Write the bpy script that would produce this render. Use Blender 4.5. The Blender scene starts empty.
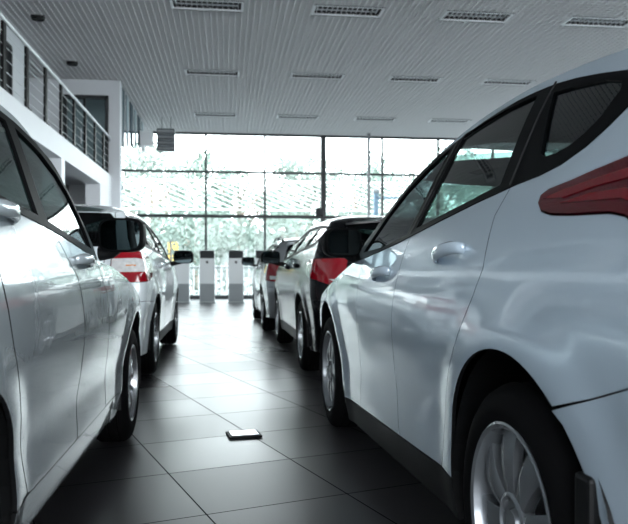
import bpy, bmesh, math, random
from mathutils import Vector, Matrix, Euler
from mathutils.geometry import tessellate_polygon
random.seed(7)
PI=math.pi
C=bpy.context.scene.collection

# ------------------------------------------------------------------ helpers
def obj(name,bm,mat=None,parent=None,smooth=False,loc=None):
    me=bpy.data.meshes.new(name)
    bm.to_mesh(me); bm.free()
    if mat is not None:
        for m in (mat if isinstance(mat,(list,tuple)) else [mat]): me.materials.append(m)
    if smooth:
        for p in me.polygons: p.use_smooth=True
        if smooth!='all': me.set_sharp_from_angle(angle=math.radians(38))
    o=bpy.data.objects.new(name,me); C.objects.link(o)
    if parent is not None: o.parent=parent
    if loc: o.location=loc
    return o
def thing(name,label,cat,loc=(0,0,0),rz=0,group=None):
    o=bpy.data.objects.new(name,None); C.objects.link(o); o.empty_display_size=.2
    o.location=loc; o.rotation_euler=(0,0,rz); o['label']=label; o['category']=cat
    if group: o['group']=group
    return o
def tag(o,label,cat,group=None,kind=None):
    o['label']=label; o['category']=cat
    if group: o['group']=group
    if kind: o['kind']=kind
    return o
def struct(o): o['kind']='structure'; return o
def dup(root,loc,label=None,rz=None,group=None):
    def cp(o,par):
        c=o.copy(); C.objects.link(c); c.parent=par
        for ch in [x for x in C.objects if x.parent is o and x is not c]: cp(ch,c)
        return c
    r=cp(root,None); r.location=loc
    if rz is not None: r.rotation_euler=(0,0,rz)
    if label: r['label']=label
    if group: r['group']=group
    return r
def bx(bm,c,s,bev=0,rot=None,mi=0):
    vs=bmesh.ops.create_cube(bm,size=1)['verts']
    M=Matrix.Translation(c)@(rot.to_4x4() if rot else Matrix())@Matrix.Diagonal((s[0],s[1],s[2],1))
    bmesh.ops.transform(bm,matrix=M,verts=vs)
    fs=set(f for v in vs for f in v.link_faces)
    for f in fs: f.material_index=mi
    if bev:
        es=list(set(e for v in vs for e in v.link_edges))
        bmesh.ops.bevel(bm,geom=es,offset=bev,segments=2,affect='EDGES',profile=.5)
    return vs
def BX(*a,**k):
    bm=bmesh.new(); bx(bm,*a,**k); return bm
def tube(bm,pts,r,n=10,cap=True,mi=0):
    pts=[Vector(p) for p in pts]; rings=[]
    up=Vector((0,0,1))
    for i,p in enumerate(pts):
        d=(pts[min(i+1,len(pts)-1)]-pts[max(i-1,0)]).normalized()
        u=up if abs(d.dot(up))<.95 else Vector((1,0,0))
        a=d.cross(u).normalized(); b=d.cross(a)
        rr=r[i] if isinstance(r,(list,tuple)) else r
        rings.append([bm.verts.new(p+rr*(math.cos(t)*a+math.sin(t)*b)) for t in [2*PI*k/n for k in range(n)]])
    for A,B in zip(rings,rings[1:]):
        for k in range(n):
            f=bm.faces.new((A[k],A[(k+1)%n],B[(k+1)%n],B[k])); f.material_index=mi
    if cap:
        bm.faces.new(rings[0][::-1]).material_index=mi; bm.faces.new(rings[-1]).material_index=mi
def lathe(bm,prof,n=48,axis='x',mi=0,closed=False):
    """prof list of (a,r): a along axis"""
    rings=[]
    for a,r in prof:
        ring=[]
        for k in range(n):
            t=2*PI*k/n
            c,s=r*math.cos(t),r*math.sin(t)
            ring.append(bm.verts.new((a,c,s) if axis=='x' else ((c,s,a) if axis=='z' else (c,a,s))))
        rings.append(ring)
    idx=list(range(len(rings)-1))
    for i in idx:
        A,B=rings[i],rings[i+1]
        for k in range(n):
            bm.faces.new((A[k],A[(k+1)%n],B[(k+1)%n],B[k])).material_index=mi
    if closed:
        A,B=rings[-1],rings[0]
        for k in range(n): bm.faces.new((A[k],A[(k+1)%n],B[(k+1)%n],B[k])).material_index=mi
def superq(bm,c,s,e=.5,nu=20,nv=12,rot=None,clip=None):
    """superellipsoid with half sizes s; clip=(axis,min) clamps"""
    def sp(v,p): return math.copysign(abs(v)**p,v)
    rows=[]
    M=rot or Matrix.Identity(3)
    def P(a,b):
        p=Vector((s[0]*sp(math.cos(a),e)*sp(math.cos(b),e),s[1]*sp(math.sin(a),e)*sp(math.cos(b),e),s[2]*sp(math.sin(b),e)))
        if clip: p[clip[0]]=max(p[clip[0]],clip[1])
        return Vector(c)+M@p
    for j in range(1,nv):
        b=-PI/2+PI*j/nv
        rows.append([bm.verts.new(P(2*PI*i/nu,b)) for i in range(nu)])
    lo=bm.verts.new(P(0,-PI/2)); hi=bm.verts.new(P(0,PI/2))
    for A,B in zip(rows,rows[1:]):
        for i in range(nu): bm.faces.new((A[i],A[(i+1)%nu],B[(i+1)%nu],B[i]))
    for i in range(nu):
        bm.faces.new((lo,rows[0][(i+1)%nu],rows[0][i])); bm.faces.new((hi,rows[-1][i],rows[-1][(i+1)%nu]))

# ------------------------------------------------------------------ materials
def mat(name,col,rough=.5,metal=0,coat=0,coat_r=.03,spec=.5,emit=None,trans=0,noise=None,bump=None,ior=1.45):
    m=bpy.data.materials.new(name); m.use_nodes=True; nt=m.node_tree; b=nt.nodes['Principled BSDF']
    b.inputs['Base Color'].default_value=(*col,1); b.inputs['Roughness'].default_value=rough
    b.inputs['Metallic'].default_value=metal; b.inputs['Coat Weight'].default_value=coat
    b.inputs['Coat Roughness'].default_value=coat_r; b.inputs['Specular IOR Level'].default_value=spec
    b.inputs['Transmission Weight'].default_value=trans; b.inputs['IOR'].default_value=ior
    if emit: b.inputs['Emission Color'].default_value=(*emit[0],1); b.inputs['Emission Strength'].default_value=emit[1]
    if noise or bump:
        tc=nt.nodes.new('ShaderNodeTexCoord')
        nz=nt.nodes.new('ShaderNodeTexNoise'); nz.inputs['Scale'].default_value=(noise or bump)[0]; nz.inputs['Detail'].default_value=4
        nt.links.new(tc.outputs['Object'],nz.inputs['Vector'])
        if noise:
            mx=nt.nodes.new('ShaderNodeMix'); mx.data_type='RGBA'
            a=noise[1]
            mx.inputs['A'].default_value=(*[c*(1-a) for c in col],1); mx.inputs['B'].default_value=(*[min(1,c*(1+a)) for c in col],1)
            nt.links.new(nz.outputs['Fac'],mx.inputs['Factor']); nt.links.new(mx.outputs['Result'],b.inputs['Base Color'])
        if bump:
            bp=nt.nodes.new('ShaderNodeBump'); bp.inputs['Strength'].default_value=bump[1]; bp.inputs['Distance'].default_value=.01
            nt.links.new(nz.outputs['Fac'],bp.inputs['Height']); nt.links.new(bp.outputs['Normal'],b.inputs['Normal']); nt.links.new(bp.outputs['Normal'],b.inputs['Coat Normal'])
    return m
def glass(name,tint,refl=1.0,ior=1.5,rough=0.0):
    """thin sheet glass: tinted transparency plus fresnel reflection"""
    m=bpy.data.materials.new(name); m.use_nodes=True; nt=m.node_tree; nt.nodes.clear()
    out=nt.nodes.new('ShaderNodeOutputMaterial'); t=nt.nodes.new('ShaderNodeBsdfTransparent'); g=nt.nodes.new('ShaderNodeBsdfGlossy')
    mx=nt.nodes.new('ShaderNodeMixShader'); fr=nt.nodes.new('ShaderNodeFresnel'); fr.inputs['IOR'].default_value=ior
    geo=nt.nodes.new('ShaderNodeNewGeometry')
    mul=nt.nodes.new('ShaderNodeMath'); mul.operation='MULTIPLY'; mul.inputs[1].default_value=refl; mul.use_clamp=True
    t.inputs['Color'].default_value=(*tint,1); g.inputs['Roughness'].default_value=rough; g.inputs['Color'].default_value=(1,1,1,1)
    # fresnel from |cos| so both faces of the sheet behave alike
    lw=nt.nodes.new('ShaderNodeLayerWeight'); lw.inputs['Blend'].default_value=.5
    p=nt.nodes.new('ShaderNodeMath'); p.operation='POWER'; p.inputs[1].default_value=5
    nt.links.new(lw.outputs['Facing'],p.inputs[0])
    ma=nt.nodes.new('ShaderNodeMath'); ma.operation='MULTIPLY_ADD'; f0=((ior-1)/(ior+1))**2*1.8
    ma.inputs[1].default_value=1-f0; ma.inputs[2].default_value=f0
    nt.links.new(p.outputs[0],ma.inputs[0]); nt.links.new(ma.outputs[0],mul.inputs[0])
    nt.nodes.remove(fr); nt.nodes.remove(geo)
    nt.links.new(mul.outputs[0],mx.inputs[0]); nt.links.new(t.outputs[0],mx.inputs[1]); nt.links.new(g.outputs[0],mx.inputs[2])
    nt.links.new(mx.outputs[0],out.inputs[0])
    return m
M={}
M['white']=mat('pale_white_paint',(.61,.73,.83),.25,.2,1,.012,.5,bump=(3.2,.10))
M['pearl']=mat('pearl_white_paint',(.50,.56,.585),.2,.4,1,.012,.5,bump=(4.5,.16))
M['snow']=mat('snow_white_paint',(.74,.79,.82),.3,0,1,.02,.5)
M['blackpaint']=mat('black_paint',(.006,.007,.009),.14,0,0,.015,.5,ior=1.28)
M['silver']=mat('silver_grey_paint',(.42,.45,.47),.3,.5,1,.03,.5)
M['blk']=mat('black_plastic',(.006,.0065,.007),.5,spec=.3)
M['gloss']=mat('black_trim',(.003,.0035,.004),.5,spec=.06)
M['rubber']=mat('tyre_rubber',(.004,.004,.0045),.8,spec=.12)
M['alloy']=mat('alloy_rim',(.52,.54,.56),.24,.85)
M['cover']=mat('grey_wheel_cover',(.30,.32,.34),.26,.6)
M['steel']=mat('brushed_steel',(.55,.56,.57),.3,.9)
M['chrome']=mat('chrome',(.8,.82,.84),.08,1)
M['red']=mat('red_lamp_lens',(.30,.004,.012),.08,0,1,.01)
M['redsnap']=mat('dark_red_lamp_lens',(.10,.002,.007),.15,0,.35,.01,spec=.3)
M['redbit']=mat('bright_red_lamp_band',(.20,.004,.012),.12,0,.4,.01,spec=.3)
M['clearlens']=mat('clear_lamp_lens',(.78,.74,.74),.12,.1,1,.01,noise=(30,.35))
M['glasscar']=glass('tinted_car_glass',(.30,.40,.38),.8)
M['glassdark']=glass('dark_tinted_glass',(.06,.075,.08),.6)
M['glassroom']=glass('window_glass',(.93,.96,.95),.12)
M['mirror']=mat('mirror_glass',(.16,.21,.22),.03,1)  # glass colour darkened to stand in for a dark reflection
M['seat']=mat('dark_seat_fabric',(.02,.021,.023),.85,noise=(60,.3))
M['lining']=mat('headliner_fabric',(.10,.105,.11),.9)
M['cabin']=mat('cabin_plastic',(.015,.016,.017),.6)
M['wall']=mat('white_wall_paint',(.72,.74,.77),.7,noise=(3,.03))
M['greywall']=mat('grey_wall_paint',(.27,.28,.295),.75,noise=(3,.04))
M['fascia']=mat('white_fascia_panel',(.80,.82,.85),.5)
M['slat']=mat('light_grey_ceiling_slat',(.78,.78,.79),.55)
M['plenum']=mat('dark_plenum',(.075,.075,.08),.9)
M['frame']=mat('dark_window_frame',(.02,.024,.027),.45)
M['greyframe']=mat('grey_post_metal',(.20,.21,.22),.4,.3)
M['rail']=mat('handrail_steel',(.75,.77,.8),.3,.6)
M['lightframe']=mat('white_light_frame',(.85,.86,.88),.5)
M['louvre']=mat('louvre_metal',(.75,.76,.78),.3,.5)
M['kiosk']=mat('kiosk_white',(.68,.70,.71),.45)
M['kioskgrey']=mat('kiosk_grey_panel',(.27,.29,.30),.5)
M['screen']=mat('kiosk_dark_display',(.02,.022,.025),.5,spec=.25)
M['heater']=mat('heater_grey',(.13,.14,.15),.45,.4)
M['box']=mat('white_housing',(.8,.81,.82),.5)
M['blind']=mat('grey_blue_blind_fabric',(.07,.10,.12),.8)
M['blindpale']=mat('pale_blind_fabric',(.30,.36,.39),.8)
M['leaf']=mat('hazed_tree_leaves',(.14,.185,.155),.7,noise=(.6,.3))  # leaf and hedge colours paled, outdoor haze put into the colour
M['leaf2']=mat('paler_hazed_tree_leaves',(.20,.24,.21),.7,noise=(.6,.25))
M['hedge']=mat('hazed_hedge_leaves',(.13,.17,.145),.7,noise=(.8,.35))
M['bark']=mat('tree_bark',(.25,.2,.16),.9)
M['asphalt']=mat('pale_paving',(.18,.19,.19),.9,noise=(.5,.1))
M['roofmetal']=mat('grey_roof_metal',(.12,.13,.13),.6)
M['rib']=mat('white_roof_rib',(.85,.87,.87),.5)
M['bldg']=mat('pale_render',(.2,.21,.21),.8)
M['yellow']=mat('yellow_panel',(.85,.55,.12),.5)
M['fence']=mat('white_fence_paint',(.8,.81,.8),.5)
M['outlet']=mat('outlet_cover_steel',(.78,.80,.82),.22,.7)
M['orange']=mat('amber_lens',(.8,.25,.02),.1,0,1)
M['bluegrey']=mat('blue_grey_metal',(.13,.19,.25),.5,.2)

# floor tiles: 0.615 m tiles laid at 18 degrees, thin dark joints, small bevel at the joints
def floor_mat():
    m=bpy.data.materials.new('dark_grey_floor_tiles'); m.use_nodes=True; nt=m.node_tree; b=nt.nodes['Principled BSDF']
    tc=nt.nodes.new('ShaderNodeTexCoord'); mp=nt.nodes.new('ShaderNodeMapping'); mp.vector_type='TEXTURE'
    # tile axes: e1 = (.95,.311)  e2=(-.311,.95)
    a=math.radians(18.1); 
    ox,oy=.80,2.70
    mp.inputs['Rotation'].default_value=(0,0,a)
    mp.inputs['Location'].default_value=(ox*math.cos(a)-oy*math.sin(a),ox*math.sin(a)+oy*math.cos(a),0)
    mp.inputs['Scale'].default_value=(.612,.615,1)
    nt.links.new(tc.outputs['Object'],mp.inputs['Vector'])
    sep=nt.nodes.new('ShaderNodeSeparateXYZ'); nt.links.new(mp.outputs[0],sep.inputs[0])
    ds=[]
    for ax in ('X','Y'):
        fr=nt.nodes.new('ShaderNodeMath'); fr.operation='FRACT'; nt.links.new(sep.outputs[ax],fr.inputs[0])
        s=nt.nodes.new('ShaderNodeMath'); s.operation='SUBTRACT'; s.inputs[1].default_value=.5; nt.links.new(fr.outputs[0],s.inputs[0])
        ab=nt.nodes.new('ShaderNodeMath'); ab.operation='ABSOLUTE'; nt.links.new(s.outputs[0],ab.inputs[0]); ds.append(ab)
    mxn=nt.nodes.new('ShaderNodeMath'); mxn.operation='MAXIMUM'; nt.links.new(ds[0].outputs[0],mxn.inputs[0]); nt.links.new(ds[1].outputs[0],mxn.inputs[1])
    jr=nt.nodes.new('ShaderNodeMapRange'); jr.inputs['From Min'].default_value=.4935; jr.inputs['From Max'].default_value=.4965
    nt.links.new(mxn.outputs[0],jr.inputs['Value'])
    nz=nt.nodes.new('ShaderNodeTexNoise'); nz.inputs['Scale'].default_value=2.2; nz.inputs['Detail'].default_value=5; nt.links.new(tc.outputs['Object'],nz.inputs['Vector'])
    cr=nt.nodes.new('ShaderNodeMix'); cr.data_type='RGBA'; cr.inputs['A'].default_value=(.030,.029,.032,1); cr.inputs['B'].default_value=(.044,.042,.046,1); nt.links.new(nz.outputs['Fac'],cr.inputs['Factor'])
    # per tile tone
    wn=nt.nodes.new('ShaderNodeTexWhiteNoise'); wn.noise_dimensions='2D'
    fl=nt.nodes.new('ShaderNodeVectorMath'); fl.operation='FLOOR'; nt.links.new(mp.outputs[0],fl.inputs[0]); nt.links.new(fl.outputs[0],wn.inputs['Vector'])
    j=nt.nodes.new('ShaderNodeMix'); j.data_type='RGBA'; j.inputs['B'].default_value=(.006,.006,.007,1)
    nt.links.new(cr.outputs['Result'],j.inputs['A']); nt.links.new(jr.outputs[0],j.inputs['Factor']); nt.links.new(j.outputs['Result'],b.inputs['Base Color'])
    rr=nt.nodes.new('ShaderNodeMapRange'); rr.inputs['To Min'].default_value=.27; rr.inputs['To Max'].default_value=.34; nt.links.new(wn.outputs['Value'],rr.inputs['Value'])
    rj=nt.nodes.new('ShaderNodeMath'); rj.operation='MULTIPLY_ADD'; rj.inputs[1].default_value=.6; nt.links.new(jr.outputs[0],rj.inputs[0]); nt.links.new(rr.outputs[0],rj.inputs[2]); 
    nt.links.new(rj.outputs[0],b.inputs['Roughness'])
    sj=nt.nodes.new('ShaderNodeMapRange'); sj.inputs['To Min'].default_value=.8; sj.inputs['To Max'].default_value=.05; nt.links.new(jr.outputs[0],sj.inputs['Value']); nt.links.new(sj.outputs[0],b.inputs['Specular IOR Level'])
    bp=nt.nodes.new('ShaderNodeBump'); bp.inputs['Strength'].default_value=.35; bp.inputs['Distance'].default_value=.002; bp.invert=True
    nt.links.new(jr.outputs[0],bp.inputs['Height']); nt.links.new(bp.outputs[0],b.inputs['Normal'])
    return m
M['floor']=floor_mat()

# ------------------------------------------------------------------ car generator
def lerp_tab(t,x):
    if x<=t[0][0]: return t[0][1]
    for (a,b),(a2,b2) in zip(t,t[1:]):
        if x<=a2: return b+(b2-b)*(x-a)/(a2-a)
    return t[-1][1]
class Tab:
    """smooth (monotone cubic) table"""
    def __init__(s,t):
        s.x=[p[0] for p in t]; s.y=[p[1] for p in t]; n=len(t)
        d=[(s.y[i+1]-s.y[i])/(s.x[i+1]-s.x[i]) for i in range(n-1)]
        m=[d[0]]+[0 if d[i-1]*d[i]<=0 else 2*d[i-1]*d[i]/(d[i-1]+d[i]) for i in range(1,n-1)]+[d[-1]]
        s.m=m
    def __call__(s,x):
        X,Y,m=s.x,s.y,s.m
        if x<=X[0]: return Y[0]+m[0]*(x-X[0])
        if x>=X[-1]: return Y[-1]+m[-1]*(x-X[-1])
        for i in range(len(X)-1):
            if x<=X[i+1]:
                h=X[i+1]-X[i]; t=(x-X[i])/h
                return (2*t**3-3*t*t+1)*Y[i]+(t**3-2*t*t+t)*h*m[i]+(-2*t**3+3*t*t)*Y[i+1]+(t**3-t*t)*h*m[i+1]
class Body:
    def __init__(s,W,yr,yf,yw,wb,Rr=.22,Rf=.45,Rw=.12,bow_r=.06,bow_f=.12,bow_w=.18,arch=.42,arch_z=.32,flare=.012,taper_f=.06,taper_r=.03,ax=0.0,warp=0.0):
        s.ax=ax; s.wk=warp
        s.Wt=Tab(W); s.yr=Tab(yr); s.yf=Tab(yf); s.yw=Tab(yw); s.wb=wb
        s.Rr,s.Rf,s.Rw=Rr,Rf,Rw; s.br,s.bf,s.bw=bow_r,bow_f,bow_w; s.arch=arch; s.az=arch_z; s.fl=flare; s.tf=taper_f; s.tr=taper_r
    def W(s,y,z):
        w=s.Wt(z)
        t=max(0,(y-1.5)/2.0); w-=s.tf*t*t*t
        t=max(0,(.9-y)/1.6); w-=s.tr*t*t
        for yc in (s.ax,s.wb):
            r=math.hypot(y-yc,z-s.az); e=max(0,min(1,(r-s.arch)/.16)); 
            if z<.95: w+=s.fl*(1-e*e*(3-2*e))*min(1,max(0,(.95-z)/.15))
        return w
    def P(s,u,z,ring='b'):
        if s.wk and .4<u<s.wb and z<.68:
            t=min(1,max(0,(u-.42)/1.8))*min(1,max(0,(s.wb-u)/.40))
            z=z-s.wk*t*min(1,max(0,(.68-z)/.35))
        R=s.Rr if z<1.15 else max(.1,s.Rr-(z-1.15)*.1)
        yr=s.yr(z)
        a=(yr+R-u)
        if a>0:
            w=s.W(yr+R,z); th=a/R
            if th<PI/2:
                x=w-R*(1-math.cos(th)); y=yr+R-R*math.sin(th)
            else:
                x=max(0,w-R-(a-R*PI/2)); y=yr
            q=1-min(1,(x/max(.05,w-R*.3)))**2
            return Vector((x,y-s.br*q,z))
        if ring=='b': yf,R,b=s.yf(z),s.Rf,s.bf
        else: yf,R,b=s.yw(z),s.Rw,s.bw
        a=u-(yf-R)
        if a>0:
            w=s.W(yf-R,z); th=a/R
            if th<PI/2:
                x=w-R*(1-math.cos(th)); y=yf-R+R*math.sin(th)
            else:
                x=max(0,w-R-(a-R*PI/2)); y=yf
            q=1-min(1,(x/max(.05,w-R*.3)))**2
            return Vector((x,y+b*q,z))
        return Vector((s.W(u,z),u,z))
    def Ur(s,x,z):
        R=s.Rr if z<1.15 else max(.1,s.Rr-(z-1.15)*.1); yr=s.yr(z); w=s.W(yr+R,z)
        if x>w-R: return yr+R-R*math.acos(max(-1,min(1,1-(w-x)/R)))
        return yr+R-R*PI/2-(w-R-x)
    def Uf(s,x,z,ring='b'):
        yf,R=(s.yf(z),s.Rf) if ring=='b' else (s.yw(z),s.Rw)
        w=s.W(yf-R,z)
        if x>w-R: return yf-R+R*math.acos(max(-1,min(1,1-(w-x)/R)))
        return yf-R+R*PI/2+(w-R-x)
    def N(s,u,z,ring):
        e=.004
        a=s.P(u+e,z,ring)-s.P(u-e,z,ring); b=s.P(u,z+e,ring)-s.P(u,z-e,ring)
        n=a.cross(b)
        if n.length<1e-9: return Vector((1,0,0))
        n.normalize()
        p=s.P(u,z,ring)-Vector((0,s.wb/2,.6))
        if n.dot(Vector((p.x,p.y*.3,p.z*.3)))<0: n=-n
        return n
def patches(body,polys,name,matr,parent,grid=.045,lip=.012,off=0.0,both=True,sides=(1,-1),ring='b',lids=(),merge=True):
    """polys: list of (outer,holes,ring). builds one mesh per side (or one mesh holding both when merge)"""
    made=[]
    def make(side_list):
        V=[];F=[];LN=[];MI=set()
        for sd in side_list:
            for outer,holes,rg in polys:
                loops=[outer]+list(holes)
                flat=[p for L in loops for p in L]
                tris=tessellate_polygon([[Vector((p[0],p[1],0)) for p in L] for L in loops])
                bm=bmesh.new()
                vs=[bm.verts.new((p[0],p[1],0)) for p in flat]
                for t in tris:
                    if len(set(t))<3: continue
                    try: bm.faces.new([vs[i] for i in t])
                    except ValueError: pass
                bmesh.ops.remove_doubles(bm,verts=bm.verts,dist=1e-5)
                us=[p[0] for p in outer]; zs=[p[1] for p in outer]
                for ax,(lo,hi) in ((0,(min(us),max(us))),(1,(min(zs),max(zs)))):
                    k=math.floor(lo/grid)+1
                    while k*grid<hi-1e-4:
                        co=(k*grid+.00013,0,0) if ax==0 else (0,k*grid+.00013,0)
                        no=(1,0,0) if ax==0 else (0,1,0)
                        bmesh.ops.bisect_plane(bm,geom=bm.verts[:]+bm.edges[:]+bm.faces[:],plane_co=co,plane_no=no,dist=1e-5)
                        k+=1
                base=len(V); nn={}
                bm.verts.index_update()
                pts=[]
                for v in bm.verts:
                    n=body.N(v.co.x,v.co.y,rg); p=body.P(v.co.x,v.co.y,rg)+n*off
                    n=Vector((n.x*sd,n.y,n.z)); p=Vector((p.x*sd,p.y,p.z))
                    V.append(p); nn[v.index]=n; pts.append((p,n))
                for f in bm.faces:
                    ids=[v.index for v in f.verts]
                    a,b,c=pts[ids[0]][0],pts[ids[1]][0],pts[ids[2]][0]
                    fn=(b-a).cross(c-a)
                    if fn.dot(pts[ids[0]][1])<0: ids=ids[::-1]
                    F.append([base+i for i in ids]); LN.append([nn[i] for i in ids])
                if lip:
                    low={}
                    for e in bm.edges:
                        if len(e.link_faces)==1:
                            i,j=e.verts[0].index,e.verts[1].index
                            # skip centre-line edges
                            if abs(pts[i][0].x)<1e-4 and abs(pts[j][0].x)<1e-4: continue
                            k0=len(V)
                            V.extend([pts[i][0],pts[j][0],pts[j][0]-pts[j][1]*lip,pts[i][0]-pts[i][1]*lip])
                            ids=[k0,k0+1,k0+2,k0+3]
                            MI.add(len(F)); F.append(ids)
                            fn=(V[ids[1]]-V[ids[0]]).cross(V[ids[2]]-V[ids[0]])
                            fn=fn.normalized() if fn.length>1e-12 else Vector((0,0,1))
                            LN.append([fn]*4)
                bm.free()
            for grid_fn in lids:
                rows,nrm=grid_fn(sd)
                base=len(V); nc=len(rows[0])
                for r in rows: V.extend(r)
                for i in range(len(rows)-1):
                    for j in range(nc-1):
                        ids=[base+i*nc+j,base+i*nc+j+1,base+(i+1)*nc+j+1,base+(i+1)*nc+j]
                        ns=[nrm[i][j],nrm[i][j+1],nrm[i+1][j+1],nrm[i+1][j]]
                        fn=(V[ids[1]]-V[ids[0]]).cross(V[ids[2]]-V[ids[0]])
                        if fn.dot(ns[0])<0: ids=ids[::-1]; ns=ns[::-1]
                        F.append(ids); LN.append(ns)
        me=bpy.data.meshes.new(name)
        me.from_pydata([tuple(v) for v in V],[],F)
        me.materials.append(matr)
        if matr in PAINTS:
            me.materials.append(M['blk'])  # panel edges coloured black to stand for the shade in the gaps
            for k_ in MI: me.polygons[k_].material_index=1
        for p in me.polygons: p.use_smooth=True
        me.normals_split_custom_set([tuple(n) for L in LN for n in L])
        o=bpy.data.objects.new(name,me); C.objects.link(o); o.parent=parent
        made.append(o)
    if merge: make(sides)
    else:
        for sd in sides: make((sd,))
    return made
def lid_fn(body,ys,zedge,crown,edge_slope,nf=14,ring='b',shift=None,off=0):
    """surface spanning from the side edge (W(y,zedge(y)),y,zedge(y)) to the centre line"""
    def fn(sd):
        rows=[];P={}
        def pt(i,f):
            y=ys[i]; z=zedge(y); p=body.P(y,z,ring); w=p.x
            x=w*math.cos(f*PI/2)
            zz=z+crown(y)*(1-abs(x/max(w,.01))**edge_slope)
            yy=p.y+(shift(y)*(1-(x/max(w,.01))**2) if shift else 0)
            return Vector((x*sd,yy,zz+off))
        n=len(ys)
        for i in range(n): rows.append([pt(i,j/nf) for j in range(nf+1)])
        nrm=[]
        for i in range(n):
            r=[]
            for j in range(nf+1):
                a=rows[min(i+1,n-1)][j]-rows[max(i-1,0)][j]; b=rows[i][min(j+1,nf)]-rows[i][max(j-1,0)]
                c=a.cross(b); c=c.normalized() if c.length>1e-9 else Vector((0,0,1))
                if c.z<0: c=-c
                if j==nf: c=Vector((0,c.y,c.z)).normalized()
                r.append(c)
            nrm.append(r)
        return rows,nrm
    return fn
def arc(cx,cz,r,a0,a1,n=20):
    return [(cx+r*math.cos(math.radians(a0+(a1-a0)*i/n)),cz+r*math.sin(math.radians(a0+(a1-a0)*i/n))) for i in range(n+1)]
def fr(a,b,n): return [a+(b-a)*i/n for i in range(n+1)]

def inset(poly,d):
    """offset polygon inward by d"""
    n=len(poly); A=sum(poly[i][0]*poly[(i+1)%n][1]-poly[(i+1)%n][0]*poly[i][1] for i in range(n))
    s=1 if A>0 else -1; out=[]
    for i in range(n):
        p0,p1,p2=poly[i-1],poly[i],poly[(i+1)%n]
        d1=Vector((p1[0]-p0[0],p1[1]-p0[1])).normalized(); d2=Vector((p2[0]-p1[0],p2[1]-p1[1])).normalized()
        n1=Vector((-d1.y,d1.x))*s; n2=Vector((-d2.y,d2.x))*s
        b=(n1+n2); k=b.length
        b=b/k if k>1e-6 else n1
        c=max(.35,b.dot(n1))
        out.append((p1[0]+b.x*d/c,p1[1]+b.y*d/c))
    return out
def smooth_poly(poly,it=1,keep=()):
    for _ in range(it):
        out=[]; n=len(poly)
        for i in range(n):
            a,b=poly[i],poly[(i+1)%n]
            out.append((a[0]*.75+b[0]*.25,a[1]*.75+b[1]*.25)); out.append((a[0]*.25+b[0]*.75,a[1]*.25+b[1]*.75))
        poly=out
    return poly

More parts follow.
